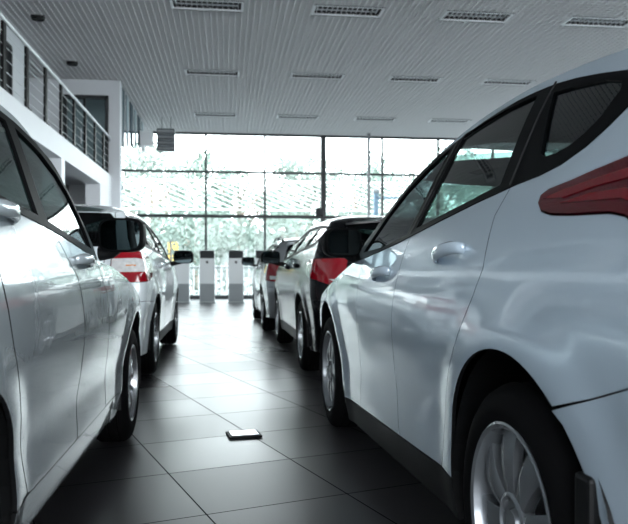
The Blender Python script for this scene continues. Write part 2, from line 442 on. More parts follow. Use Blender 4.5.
def wheel(kind,R,width,rr,matr,side):
    """returns dict of bms; axis along x, outer face at +x*side"""
    parts=[]
    w=width/2; g=.0
    bm=bmesh.new()
    prof=[(-w+.01,rr-.004),(-w,rr+.02),(-w+.002,R-.05),(-w+.02,R-.014),(-w+.04,R-.003),(-.055,R),(-.052,R-.009),(-.044,R-.009),(-.041,R),(-.006,R),(-.004,R-.009),(.004,R-.009),(.006,R),(.041,R),(.044,R-.009),(.052,R-.009),(.055,R),(w-.04,R-.003),(w-.02,R-.014),(w-.008,R-.03),(w-.001,R-.055),(w,rr+.03),(w-.006,rr+.012),(w-.014,rr-.004),(0,rr-.03)]
    lathe(bm,prof,56,closed=True); parts.append(('tyre',bm,M['rubber']))
    bm=bmesh.new()
    lathe(bm,[(w-.016,rr+.004),(w-.006,rr+.006),(w-.003,rr),(w-.008,rr-.010),(w-.03,rr-.016),(w-.05,rr-.02),(-w+.02,rr-.022),(-w+.012,rr+.004),(-w+.03,rr-.01),(w-.04,rr-.008)],56,closed=True)
    parts.append(('rim',bm,matr))
    sp=bmesh.new()
    xo=w-.02
    def spoke(a,wi,wo,th,x_in,x_out,r0,r1,twist=0):
        secs=[]
        for k in range(7):
            t=k/6; r=r0+(r1-r0)*t; ww=wi+(wo-wi)*t; x=x_in+(x_out-x_in)*t+.012*math.sin(PI*t); aa=a+twist*t
            er=Vector((0,math.cos(aa),math.sin(aa))); et=Vector((0,-math.sin(aa),math.cos(aa)))
            c=er*r+Vector((x,0,0)); X=Vector((1,0,0))
            secs.append([sp.verts.new(c+et*ww*.5-X*th),sp.verts.new(c+et*ww*.5-X*.004),sp.verts.new(c+et*ww*.32),sp.verts.new(c-et*ww*.32),sp.verts.new(c-et*ww*.5-X*.004),sp.verts.new(c-et*ww*.5-X*th)])
        for A,B in zip(secs,secs[1:]):
            for k in range(6): sp.faces.new((A[k],A[(k+1)%6],B[(k+1)%6],B[k]))
        sp.faces.new(secs[0][::-1]); sp.faces.new(secs[-1])
    if kind=='cover':
        for k in range(8): spoke(2*PI*k/8+.2,.046,.092,.030,xo-.002,xo-.012,.05,rr-.008)
        lathe(sp,[(xo-.03,.0),(xo-.03,.075),(xo+.002,.072),(xo+.006,.062),(xo-.006,.055),(xo-.008,.035),(xo+.004,.030),(xo+.006,.0)],36)
    elif kind=='twin':
        for k in range(5):
            for d in (-.16,.16): spoke(2*PI*k/5+d+.3,.03,.038,.026,xo-.006,xo-.010,.045,rr-.008,twist=d*.35)
        lathe(sp,[(xo-.03,.0),(xo-.03,.06),(xo-.003,.058),(xo,.04),(xo-.006,.03),(xo-.004,.0)],36)
    else:
        for k in range(10): spoke(2*PI*k/10+.15,.024,.036,.024,xo-.008,xo-.010,.045,rr-.008,twist=.10)
        lathe(sp,[(xo-.03,.0),(xo-.03,.06),(xo-.003,.058),(xo,.04),(xo-.006,.03),(xo-.004,.0)],36)
    parts.append(('spokes',sp,matr))
    bm=bmesh.new(); lathe(bm,[(xo-.07,0),(xo-.07,.14),(xo-.062,.142),(xo-.055,.14),(xo-.055,0)],40); parts.append(('brake_disc',bm,M['steel']))
    bm=bmesh.new(); lathe(bm,[(xo-.08,0),(xo-.08,rr-.012),(xo-.078,rr-.012),(xo-.078,0)],40); parts.append(('wheel_back',bm,M['blk']))
    out=[]
    for n,bm,m in parts:
        if side<0: bmesh.ops.rotate(bm,verts=bm.verts,cent=(0,0,0),matrix=Matrix.Rotation(PI,3,'Z'))
        bmesh.ops.recalc_face_normals(bm,faces=bm.faces)
        out.append((n,bm,m))
    return out

def build_car(sp,label,cat,loc,rz,name,group=None):
    root=thing(name,label,cat,loc,rz,group)
    B=sp['body']; paint=sp['paint']; wb=B.wb; az=B.az
    g=sp.get('gap',.003)
    belt=lambda y: lerp_tab(sp['belt'],y)
    DLO=sp['dlo']; ztop=Tab(sp['roof']) ; sill=sp['sill']; rock=sp['rocker']
    ar=B.arch
    # arch side boundary helpers: circle around (yc,az), clipped at z=zb
    def archpts(yc,zb,a_from,a_to,n=24): return arc(yc,az,ar,a_from,a_to,n)
    def ang_at(z): return math.degrees(math.asin(max(-1,min(1,(z-az)/ar))))
    rd=sp['gap_rear']; bg=sp['gap_mid']; fd=sp['gap_front']  # polylines top->bottom (y,z)
    # ---- doors
    def xat(gap,z):
        q=sorted([(b,a) for a,b in gap]); return lerp_tab(q,z)
    def shift(pts,d): return [(a+d,b) for a,b in pts]
    bot=sp['door_bottom']
    def belt_seg(y0,y1,n=8): return [(y,belt(y)-.001) for y in fr(y0,y1,n)]
    rdoor=shift(rd,g)+[(y,bot) for y in fr(rd[-1][0]+.04,bg[-1][0]-.04,4)]+shift(bg[::-1],-g)+belt_seg(bg[0][0]-g-.02,rd[0][0]+g+.02)
    fdoor=shift(bg,g)+[(y,bot) for y in fr(bg[-1][0]+.04,fd[-1][0]-.04,4)]+shift(fd[::-1],-g)+belt_seg(fd[0][0]-g-.02,bg[0][0]+g+.02)
    if sp.get('rear_door',True):
        patches(B,[(rdoor,[], 'b')],'rear_door',paint,root,merge=False)
        patches(B,[(fdoor,[], 'b')],'front_door',paint,root,merge=False)
    # ---- front fender
    a1=ang_at(bot)
    hood=lambda y: lerp_tab(sp['hood'],y)
    yfb=sp['fb_u']            # u where the front bumper begins
    fb_z=sp['fb_z']
    aF=180-ang_at(fb_z)
    # clockwise: from gap bottom -> along gap up -> hood edge -> front -> down -> arch
    afb=ang_at(fb_z)
    fender=shift([p for p in fd[::-1]],g)
    fender+= [(y,hood(y)) for y in fr(fd[0][0]+.02,yfb,12)]
    fender+= [(yfb,fb_z)]+archpts(wb,0,afb,180-a1)
    patches(B,[(fender,[],'b')],'front_fender',paint,root,merge=False,lip=.02)
    # ---- rocker / sill
    ra=ang_at(rock[1]); rb=ang_at(rock[0])
    rear_e=archpts(B.ax,0,ang_at(rock[1]),ang_at(rock[0]),4); fr_e=archpts(wb,0,180-ang_at(rock[0]),180-ang_at(rock[1]),4)
    rk=[(rear_e[0][0],rock[1])]+rear_e[1:]+[(y,rock[0]) for y in fr(rear_e[-1][0]+.1,fr_e[0][0]-.1,8)]+fr_e[:-1]+[(fr_e[-1][0],rock[1])]+[(y,rock[1]) for y in fr(fr_e[-1][0]-.1,rear_e[0][0]+.1,8)]
    patches(B,[(rk,[],'b')],'sill',sp.get('rocker_mat',M['blk']),root,merge=False,lip=.04)
    if bot-.012>rock[1]:
        z0,z1=rock[1]+.002,bot-.005
        e0=archpts(B.ax,0,ang_at(z1),ang_at(z0),4); e1=archpts(wb,0,180-ang_at(z0),180-ang_at(z1),4)
        pl=e0+[(y,z0) for y in fr(e0[-1][0]+.1,e1[0][0]-.1,8)]+e1+[(y,z1) for y in fr(e1[-1][0]-.1,e0[0][0]+.1,8)]
        patches(B,[(pl,[],'b')],'rocker_panel',paint,root,merge=False)
    # ---- quarter panel with C pillar, roof side and A pillar  (one painted piece)
    bs=sp['bumper_seam']   # list (u,z) from arch edge to rear corner
    tgU=sp['tg_x']         # x of tailgate gap
    zs=[bs[-1][1]]
    lz=[z for z in fr(bs[-1][1],sp['zrear'],14)]
    tail_edge=[(B.Ur(tgU(z),z)+g,z) for z in lz]
    a_s=math.degrees(math.atan2(bs[0][1]-az,bs[0][0]-B.ax))
    rq=shift(rd[::-1],-g)          # bottom -> top along the door gap
    a_bot=math.degrees(math.atan2(rd[-1][1]-az,rd[-1][0]))
    zq=rock[1]+.002
    quarter=[]
    # start at bottom of door gap, down to the rocker top, round the arch, bumper seam, tailgate edge, up to the roof
    arch_path=archpts(B.ax,0,ang_at(zq if bot-.012<=rock[1] else bot),a_s)
    yR=B.yw(ztop(sp['wtop_y']))
    topline=[(u,ztop(max(min(u,sp['wtop_y']),-.6))) for u in fr(tail_edge[-1][0],sp['wtop_y'],24)]
    zA=ztop(sp['wtop_y'])
    wsx=.035
    a_edge=[(B.Uf(B.W(B.yw(z)-B.Rw,z)-wsx,z,'g'),z) for z in fr(zA,hood(1.9)+.0,10)]
    # fill: tail -> roof -> A pillar -> belt front
    quarter=arch_path+list(bs[1:])+tail_edge[1:]+topline[1:]
    # boundary then runs back over the top of the window opening and along its rear lower edge to the door gap
    imin=min(range(len(DLO)),key=lambda i:DLO[i][0])
    D=[(a,b) for a,b in DLO]
    back=D[:imin+1]+[p for p in D[imin+1:] if p[0]<rd[0][0]-.03]
    gh=quarter+a_edge+back+[(rd[0][0]-g,belt(rd[0][0]))]+[(a-g,b) for a,b in rd if b<belt(rd[0][0])-.01]
    holes=[]
    lamp=sp['lamp']
    if lamp: holes.append(inset(lamp[:],-.004))
    # roof lid
    y_r=B.yr(sp['zrear']); ys=fr(max(y_r+.1,topline[0][0]),sp['wtop_y'],22)
    # extend to the very rear edge
    ys=[topline[0][0]+ (sp['wtop_y']-topline[0][0])*i/24 for i in range(25)]
    cr=sp['crown']
    def shf(y):
        t0=max(0,min(1,1-(y-ys[0])/.5)); t1=max(0,min(1,1-(sp['wtop_y']-y)/.5))
        return -sp['rear_pull']*t0*t0+ (B.bw+.06)*t1*t1
    roof=lid_fn(B,ys,lambda y:ztop(y),lambda y:cr(y),5,ring='g',shift=shf)
    patches(B,[(gh,holes,'g')],'body_shell',paint,root,lids=(roof,),lip=.012)
    # headliner
    rl=lid_fn(B,ys[2:-2],lambda y:ztop(y)-sp.get('liner',.05),lambda y:cr(y)-.01,5,ring='g',shift=None,off=0)
    patches(B,[],'headliner',M['lining'],root,lids=(rl,))
    # ---- window trim and panes
    panes=sp['panes']
    trim_holes=[p for n,p in panes]
    patches(B,[(DLO,trim_holes,'g')],'window_trim',M['gloss'],root,merge=False,off=.003,lip=.012)
    if sp.get('chrome'):
        ch=sp['chrome']; patches(B,[(ch,[],'g')],'chrome_strip',M['chrome'],root,merge=False,off=.006,lip=.006)
    for n,p in panes:
        patches(B,[(inset(p,-.006),[],'g')],n,sp.get('glass_of',{}).get(n,sp.get('glass',M['glasscar'])),root,merge=False,off=-.005,lip=0,grid=.09)
    # ---- windscreen
    zb=hood(2.0)+.0
    wt=zA+cr(sp['wtop_y'])
    ws=[(B.Uf(B.W(B.yw(z)-B.Rw,z)-wsx,z,'g')+.004,z) for z in fr(zb,zA,10)]
    tp=[(B.Uf(x,zA,'g'),zA+cr(sp['wtop_y'])*(1-(x/B.W(sp['wtop_y'],zA))**2)) for x in (.5,.35,.2,.0)]
    bt=[(B.Uf(0,z,'g'),z) for z in fr(zA+cr(sp['wtop_y']),zb,10)]
    patches(B,[(ws+tp+bt[1:],[],'g')],'windscreen',M['glasscar'],root,lip=0,grid=.08)
    if sp.get('wband'):
        zz0=sp['wband']; wb_=[(B.Uf(B.W(B.yw(z)-B.Rw,z)-wsx,z,'g'),z) for z in fr(zz0,zA-.004,5)]
        patches(B,[(wb_+[(a,b-.006) for a,b in tp]+[(B.Uf(0,z),z) if 0 else (B.Uf(0,z,'g'),z) for z in (zA,zz0)]+[(B.Uf(x,zz0,'g'),zz0) for x in (.2,.4)],[],'g')],'windscreen_band',M['lining'],root,off=-.02,lip=0,grid=.08)
    # ---- bonnet
    hy=fr(sp['hood_y'][0],sp['hood_y'][1],16)
    h1=sp['hood_y'][1]
    ht=lambda y:max(0,min(1,1-(h1-y)/.6))**2
    hl=lid_fn(B,hy,hood,lambda y: sp['hood_crown']*(1-.85*ht(y)),4,ring='b',shift=lambda y:ht(y)*(B.yf(hood(y))+B.bf-B.P(y,hood(y)).y))
    patches(B,[],'bonnet',paint,root,lids=(hl,))
    # ---- front end: bumper, headlight, grille
    zf0=.22
    fbp=archpts(wb,0,ang_at(zf0),afb,6)
    fbp=[(fbp[0][0],zf0)]+fbp[1:]
    Z=fb_z
    nose=fbp+[(yfb,fb_z),(B.Uf(.55,fb_z),fb_z),(B.Uf(.45,hood(h1)-.003),hood(h1)-.003),(B.Uf(0,hood(h1)-.003),hood(h1)-.003)]+[(B.Uf(0,z),z) for z in fr(hood(h1)-.04,zf0,8)]+[(B.Uf(x,zf0),zf0) for x in (.3,.6)]
    grl=[(B.Uf(.42,.34),.34),(B.Uf(.38,.52),.52),(B.Uf(.06,.52),.52),(B.Uf(.06,.34),.34)]
    patches(B,[(nose,[grl],'b')],'front_bumper',paint,root)
    patches(B,[(grl,[],'b')],'grille',M['blk'],root,off=-.01)
    hd=[(yfb+.004,fb_z+.004),(yfb+.004,hood(yfb)-.004),(B.Uf(.62,hood(h1)-.004),hood(h1)-.004),(B.Uf(.46,hood(h1)-.01),hood(h1)-.01),(B.Uf(.55,fb_z+.004),fb_z+.004)]
    patches(B,[(hd,[],'b')],'headlight',M['clearlens'],root,merge=False)
    # ---- rear bumper
    zr0=.24
    rbm=archpts(B.ax,0,a_s,180-ang_at(zr0),10)
    up=[(a,b-.004) for a,b in bs]
    rb_=[(rbm[-1][0],zr0)]+[(B.Ur(x,zr0),zr0) for x in (.7,.5,.3,0)]+[(B.Ur(0,z),z) for z in fr(zr0+.05,bs[-1][1]-.006,6)]+[(B.Ur(x,bs[-1][1]-.006),bs[-1][1]-.006) for x in (.3,.5)]+up[::-1]+rbm[1:-1]
    low=[(B.Ur(.62,.27),.27),(B.Ur(.62,.42),.42),(B.Ur(.02,.42),.42),(B.Ur(.02,.27),.27)]
    patches(B,[(rb_,[],'b')],'rear_bumper',paint,root,lip=.02)
    patches(B,[(low,[],'b')],'diffuser',M['blk'],root,off=.006)
    # ---- tailgate
    zt0=bs[-1][1]
    te=[(B.Ur(tgU(z),z)-g,z) for z in lz]
    ctr=[(B.Ur(0,z),z) for z in fr(sp['zrear']+.0,zt0,14)]
    topx=[(B.Ur(x,sp['zrear']),sp['zrear']) for x in (.45,.25)]
    rg=sp['rear_glass']   # (x,z) half polygon, x>=.0
    rgu=[(B.Ur(max(x,.004),z),z) for x,z in rg]
    tail_holes=[rgu]
    inner=sp.get('lamp_in')
    if inner:
        innu=[(B.Ur(x,z),z) for x,z in inner]; tail_holes.append(inset(innu,-.003))
    patches(B,[(te+topx+ctr,tail_holes,'b')],'tailgate',paint,root)
    patches(B,[(rgu,[],'b')],'rear_window',sp.get('glass_back',M['glassdark']),root,off=-.004,lip=0,grid=.08)
    bandz=[(B.Ur(max(x,.004),z),z) for x,z in sp['rear_glass_band']]
    patches(B,[(inset(bandz,-.002),[inset(rgu,.001)],'b')],'rear_window_surround',M['gloss'],root,off=.002,lip=.01)
    pl=[(B.Ur(.26,.60),.60),(B.Ur(.26,.71),.71),(B.Ur(.004,.71),.71),(B.Ur(.004,.60),.60)]
    if zt0<.58: patches(B,[(pl,[],'b')],'plate_recess',M['blk'],root,off=.003)
    # ---- lamps
    if lamp:
        lo=patches(B,[(lamp,[],'b')],'tail_lamp',sp.get('lamp_mat',M['red']),root,merge=False,off=.006,lip=.025)
        for k,(nm,pp,mm) in enumerate(sp.get('lamp_bits',[])):
            for o,sd in zip(lo,(1,-1)):
                patches(B,[(pp,[],'b')],nm,mm,o,sides=(sd,),off=.009,lip=.004)
    if inner:
        patches(B,[(innu,[],'b')],'tailgate_lamp',sp.get('lamp_mat',M['red']),root,merge=False,off=.004,lip=.02)
    # ---- dark inner structure: floor pan, inner skin, wheel houses
    bm=bmesh.new()
    bx(bm,(0,wb/2,.29),(1.36,wb-.86,.12)); bx(bm,(0,wb/2,.26),(1.2,wb+.9,.08)); bx(bm,(0,wb-.45,.62),(1.5,.05,.62)); bx(bm,(0,wb+.28,.5),(1.1,.95,.3))
    bx(bm,(0,-.25,.5),(1.1,.5,.36))
    for yc in (0,wb):
        for sd in (1,-1):
            n=18; pr=[]
            for k in range(n+1):
                t=PI*k/n*1.1-.05*PI; pr.append((yc+(ar+.015)*math.cos(t),az+(ar+.015)*math.sin(t)))
            xo=B.W(yc,az+ar)-.03
            A=[bm.verts.new((sd*xo,y,max(z,.2))) for y,z in pr]; Bb=[bm.verts.new((sd*.55,y,max(z,.2))) for y,z in pr]
            for k in range(n): bm.faces.new((A[k],A[k+1],Bb[k+1],Bb[k]))
            bm.faces.new(Bb)
    obj('chassis',bm,M['blk'],root)
    # inner door skins (dark, behind the gaps)
    il=[(y,belt(y)-.03) for y in fr(fd[0][0]-.0,-.25,10)]+[(-.25,.8),(.1,.85),(.35,.8),(.5,.62),(.62,.32)]+[(y,.30) for y in fr(.8,fd[-1][0]-.1,6)]+[(fd[-1][0],.45)]
    patches(B,[(il,[],'b')],'door_lining',M['cabin'],root,merge=False,off=-.035,lip=0,grid=.09)
    if sp.get('extra_mud'):
        for sd in (1,-1):
            obj('mud_flap',BX((sd*.868,-.335,.42),(.06,.06,.27),.01),M['blk'],root)
    for gp in sp.get('gap_shade_strips',[]):
        patches(B,[(gp,[],'g')],'door_gap_shade',M['cabin'],root,merge=False,off=.006,lip=.004)  # dark strip laid over the trim in place of a shaded door gap
    # ---- wheels
    wk,wr,ww,wrr,wm=sp['wheel']
    ox=sp['wheel_x']
    for yc in (B.ax*.8,wb):
        for sd in (1,-1):
            e=thing('wheel','x','x'); del e['label']; del e['category']; e.parent=root; e.location=(sd*(ox-ww/2),yc,wr)
            for n,bm,m in wheel(wk,wr,ww,wrr,wm,sd): obj(n,bm,m,e,smooth=True)
    # ---- mirrors
    mp=sp['mirror']   # (x,y,z), half sizes
    for sd in (1,-1):
        c,hs=mp
        bm=bmesh.new()
        rot=Euler((0,0,-sd*.18)).to_matrix()
        superq(bm,(sd*c[0],c[1],c[2]),hs,.55,28,14,rot,clip=(1,-hs[1]*.35))
        mo=obj('wing_mirror',bm,sp['mirror_mat'],root,smooth='all')
        bm=bmesh.new(); w0=B.P(c[1]+.03,c[2]-hs[2]*.9).x-.03
        tube(bm,[(sd*w0,c[1]+.06,c[2]-hs[2]*1.05),(sd*(w0+.05),c[1]+.05,c[2]-hs[2]*1.0),(sd*(c[0]-.02),c[1]+.035,c[2]-hs[2]*.7)],[.035,.028,.024],10)
        obj('mirror_arm',bm,M['blk'],mo,smooth=True)
        bm=bmesh.new(); n=28; vs=[];vb=[]
        for k in range(n):
            t=2*PI*k/n; cc,ss=math.cos(t),math.sin(t)
            px=math.copysign(abs(cc)**.5,cc)*hs[0]*.88; pz=math.copysign(abs(ss)**.5,ss)*hs[2]*.86
            q=rot@Vector((px,-hs[1]*.35-.003,pz)); q2=rot@Vector((px,-hs[1]*.35+.002,pz))
            vs.append(bm.verts.new((sd*c[0]+q.x,c[1]+q.y,c[2]+q.z))); vb.append(bm.verts.new((sd*c[0]+q2.x,c[1]+q2.y,c[2]+q2.z)))
        bm.faces.new(vs); 
        for k in range(n): bm.faces.new((vs[k],vs[(k+1)%n],vb[(k+1)%n],vb[k]))
        bmesh.ops.recalc_face_normals(bm,faces=bm.faces)
        obj('mirror_glass',bm,M['mirror'],mo)
    # ---- handles
    for hy,hz in sp['handles']:
        for sd in (1,-1):
            bm=bmesh.new(); L=.22; N=12; hh=.021
            secs=[]
            for k in range(N+1):
                t=k/N; y=hy+L*(t-.5); p=B.P(y,hz+ (y-hy)*sp.get('hslope',-.1)); nrm=B.N(y,hz,'b')
                d=.008+.032*math.sin(PI*min(1,max(0,t)))**.45
                h=hh*(.75+.25*math.sin(PI*t)**.5)
                c=p+nrm*d
                ring=[c+Vector((0,0,h))-nrm*.004,c+Vector((0,0,h*.6))+nrm*.004,c-Vector((0,0,h*.6))+nrm*.004,c-Vector((0,0,h))-nrm*.004,c-Vector((0,0,h*.8))-nrm*.014,c+Vector((0,0,h*.8))-nrm*.014]
                secs.append([bm.verts.new((q.x*sd,q.y,q.z)) for q in ring])
            for A,Bq in zip(secs,secs[1:]):
                for k in range(6): bm.faces.new((A[k],A[(k+1)%6],Bq[(k+1)%6],Bq[k]))
            bm.faces.new(secs[0]); bm.faces.new(secs[-1])
            bmesh.ops.recalc_face_normals(bm,faces=bm.faces)
            obj('door_handle',bm,sp.get('handle_mat',paint),root,smooth='all')
            rec=[(hy+.055*math.cos(t)+.0,hz-.004+.032*math.sin(t)) for t in [2*PI*k/20 for k in range(20)]]
    # ---- interior
    for sx in (-.37,.37):
        for row,(sy,wd) in enumerate(((wb-1.35,.50),(wb-2.15,.52))):
            bm=bmesh.new()
            superq(bm,(sx,sy,.56),(wd/2,.26,.09),.45)
            o=obj('seat',bm,M['seat'],root,smooth='all')
            bm=bmesh.new(); superq(bm,(sx,sy-.33,.86),(wd/2*.95,.09,.33),.45,rot=Euler((.28,0,0)).to_matrix()); obj('backrest',bm,M['seat'],o,smooth='all')
            bm=bmesh.new(); superq(bm,(sx,sy-.44,1.24 if row==0 else 1.2),(.13,.05,.09),.55,rot=Euler((.2,0,0)).to_matrix()); 
            tube(bm,[(sx-.05,sy-.42,1.08),(sx-.05,sy-.44,1.2)],.007,6); tube(bm,[(sx+.05,sy-.42,1.08),(sx+.05,sy-.44,1.2)],.007,6)
            obj('headrest',bm,M['seat'],o,smooth='all')
    bm=bmesh.new(); superq(bm,(0,wb-.62,.84),(.70,.22,.14),.4); obj('dashboard',bm,M['cabin'],root,smooth='all')
    bm=bmesh.new(); n=24
    for k in range(n):
        pass
    ring=[(-.37+.18*math.cos(2*PI*k/n),wb-.90+.07*math.sin(2*PI*k/n),.93+.165*math.sin(2*PI*k/n)) for k in range(n+1)]
    tube(bm,ring,.014,8,cap=False); superq(bm,(-.37,wb-.9,.93),(.07,.03,.06),.6); bx(bm,(-.37,wb-.895,.93),(.32,.02,.035))
    obj('steering_wheel',bm,M['cabin'],root,smooth=True)
    # roof rails
    if sp.get('rails'):
        for sd in (1,-1):
            bm=bmesh.new(); pts=[]
            for k in range(13):
                t=k/12; y=-.35+t*1.75; z=ztop(y)+.03+.035*min(1,4*t,4*(1-t)); pts.append((sd*(B.W(y,ztop(y))-.05),y,z))
            tube(bm,pts,.014,8)
            for k in (0,6,12): bx(bm,(pts[k][0],pts[k][1],pts[k][2]-.025),(.035,.09,.06),.008)
            obj('roof_rail',bm,M['blk'],root,smooth=True)
    if sp.get('spoiler'):
        bm=bmesh.new(); z=sp['zrear']; y=B.yr(z)
        secs=[]
        for k in range(21):
            x=-.56+1.12*k/20; q=1-(x/.6)**2; 
            zz=z+cr(y)*max(0,q)*.9; yy=y-B.br*q
            secs.append([bm.verts.new((x,yy+.10,zz+.004)),bm.verts.new((x,yy-.10,zz-.01)),bm.verts.new((x,yy-.10,zz-.025)),bm.verts.new((x,yy+.02,zz-.04))])
        for A,Bq in zip(secs,secs[1:]):
            for k in range(4): bm.faces.new((A[k],A[(k+1)%4],Bq[(k+1)%4],Bq[k]))
        bm.faces.new(secs[0]); bm.faces.new(secs[-1]); bmesh.ops.recalc_face_normals(bm,faces=bm.faces)
        obj('rear_spoiler',bm,sp.get('spoiler_mat',paint),root,smooth=True)
    return root

PAINTS=[M[k] for k in ('white','pearl','snow','blackpaint','silver')]
# ------------------------------------------------------------------ the five cars
def mk(body,d):
    B=body; d['body']=B
    return d
# --- near right: pale hatchback
BR=Body(W=[(.16,.845),(.24,.862),(.32,.872),(.45,.878),(.60,.897),(.75,.91),(.85,.902),(1.0,.86),(1.2,.762),(1.4,.66),(1.5,.60),(1.6,.54)],
 yr=[(.2,-.66),(.4,-.74),(.7,-.75),(.95,-.68),(1.15,-.62),(1.35,-.52),(1.5,-.40),(1.6,-.35)],
 yf=[(.2,3.36),(.4,3.46),(.62,3.44),(.8,3.30),(.95,3.1)],
 yw=[(.9,2.26),(1.0,2.13),(1.15,1.965),(1.3,1.75),(1.42,1.49),(1.52,1.18),(1.6,.9)],wb=2.66,arch=.425,arch_z=.33,ax=.03,warp=.075,flare=.014,bow_r=.08)
lampR=[(.046,1.13),(.02,1.142),(-.074,1.152),(-.165,1.165),(-.291,1.18),(-.40,1.182),(-.50,1.175),(-.56,1.15),(-.585,1.06),(-.59,.98),(-.54,.955),(-.47,.985),(-.42,1.03),(-.36,1.053),(-.30,1.063),(-.15,1.070),(-.05,1.078),(.01,1.092),(.04,1.11)]
dloR=[(2.04,.985),(1.98,1.09),(1.86,1.19),(1.72,1.275),(1.58,1.345),(1.43,1.395),(1.245,1.437),(1.07,1.468),(.9,1.489),(.75,1.499),(.62,1.503),(.48,1.499),(.34,1.488),(.2,1.468),(.06,1.442),(-.08,1.412),(-.2,1.385),(-.27,1.372),(-.275,1.362),(-.24,1.345),(-.18,1.312),(-.125,1.272),(-.06,1.235),(.03,1.205),(.13,1.19),(.25,1.182),(.5,1.155),(.81,1.115),(1.24,1.057),(1.6,1.02),(1.85,.997)]
rR=[(.29,1.178),(.30,1.10),(.265,1.03),(.232,.95),(.25,.88),(.32,.77),(.41,.65),(.48,.53),(.54,.42),(.575,.33)]
R=mk(BR,dict(paint=M['white'],belt=[(-.1,1.25),(.25,1.182),(.5,1.155),(.81,1.115),(1.24,1.057),(1.6,1.02),(1.85,.997),(2.04,.985)],
 dlo=dloR,roof=[(-.6,1.43),(-.3,1.452),(.0,1.488),(.3,1.518),(.6,1.533),(.9,1.520),(1.245,1.468),(1.45,1.42)],wtop_y=1.36,
 sill=.33,rocker=(.20,.322),door_bottom=.33,
 gap_rear=rR,gap_mid=[(1.10,1.075),(1.07,.9),(1.08,.7),(1.11,.45),(1.11,.33)],gap_front=[(1.80,1.0),(1.76,.85),(1.75,.65),(1.80,.45),(1.86,.33)],
 hood=[(1.7,1.01),(2.04,.983),(2.3,.93),(2.6,.86),(2.85,.80),(3.1,.73),(3.4,.66)],fb_u=3.02,fb_z=.60,hood_y=(2.0,3.35),hood_crown=.075,
 bumper_seam=[(-.225,.660),(-.36,.705),(-.50,.752),(-.60,.785),(BR.Ur(.66,.80),.80)],tg_x=Tab([(.7,.66),(.95,.64),(1.2,.58),(1.5,.48)]),zrear=1.43,
 lamp=lampR,lamp_mat=M['redsnap'],
 lamp_bits=[('lamp_band',[(.02,1.118),(-.08,1.132),(-.2,1.142),(-.33,1.150),(-.45,1.15),(-.52,1.13),(-.53,1.11),(-.45,1.125),(-.33,1.128),(-.2,1.122),(-.08,1.11)],M['redbit']),('lower_lamp_band',[(-.08,1.098),(-.2,1.092),(-.33,1.085),(-.42,1.06),(-.48,1.02),(-.55,.99),(-.56,1.01),(-.48,1.045),(-.42,1.085),(-.33,1.105),(-.2,1.108)],M['redbit'])],
 gap_shade_strips=[[(.288,1.185),(.345,1.495),(.352,1.495),(.296,1.185)],[(1.10,1.085),(1.10,1.455),(1.107,1.454),(1.107,1.085)]],crown=Tab([(-.6,.01),(-.2,.04),(.6,.07),(1.4,.06)]),rear_pull=.08,gap=.0018,glass_of={'front_door_window':M['glassdark']},wband=1.375,  # front door glass takes the dark tint in place of its dark reflection
 panes=[('front_door_window',[(1.86,1.03),(1.72,1.20),(1.57,1.30),(1.40,1.37),(1.22,1.42),(1.155,1.435),(1.165,1.085),(1.5,1.045)]),
        ('rear_door_window',[(1.05,1.475),(.9,1.482),(.7,1.487),(.5,1.482),(.445,1.478),(.41,1.34),(.372,1.195),(.6,1.165),(.85,1.133),(1.07,1.105)]),
        ('quarter_window',[(.315,1.455),(.2,1.442),(.01,1.412),(-.085,1.385),(-.10,1.36),(-.065,1.302),(-.02,1.272),(.03,1.252),(.09,1.242),(.15,1.243),(.18,1.255),(.25,1.36)])],
 rear_glass=[(.0,1.38),(.50,1.38),(.54,1.25),(.55,1.14),(.0,1.12)],rear_glass_band=[(.0,1.42),(.46,1.42),(.53,1.38),(.57,1.25),(.58,1.11),(.0,1.08)],
 wheel=('cover',.336,.205,.235,M['cover']),extra_mud=True,wheel_x=.90,mirror=((.935,1.98,1.085),(.098,.08,.074)),mirror_mat=M['gloss'],handles=[(.53,.995),(1.32,.925)],hslope=-.14,spoiler=True))
carR=build_car(R,'pale blue-white hatchback filling the right foreground, nearest red tail lamp','car',(.675+.89,1.69-.89*.0236,0),math.atan(.0236),'hatchback_car','parked white and black showroom cars')

# --- near left: pearl white saloon
BL=Body(W=[(.16,.80),(.22,.842),(.30,.862),(.36,.872),(.45,.872),(.60,.893),(.75,.908),(.85,.905),(1.0,.875),(1.2,.81),(1.4,.74),(1.5,.69),(1.6,.62)],
 yr=[(.2,-.85),(.5,-.98),(.8,-.98),(.95,-.93),(1.05,-.80),(1.15,-.56),(1.3,-.22),(1.4,.0),(1.5,.2)],
 yf=[(.2,3.30),(.4,3.42),(.62,3.40),(.8,3.25),(.95,3.0)],
 yw=[(.9,1.70),(1.0,1.65),(1.15,1.58),(1.3,1.445),(1.40,1.24),(1.46,1.0),(1.5,.8)],wb=2.62,arch=.405,arch_z=.31,flare=.014,bow_r=.06,Rw=.12)
dloL=[(1.54,.988),(1.52,1.10),(1.47,1.20),(1.385,1.285),(1.26,1.345),(1.09,1.388),(.9,1.415),(.7,1.425),(.45,1.41),(.2,1.37),(.0,1.30),(-.12,1.20),(-.15,1.145),(-.05,1.135),(.2,1.125),(.42,1.113),(.7,1.09),(1.0,1.06),(1.3,1.02)]
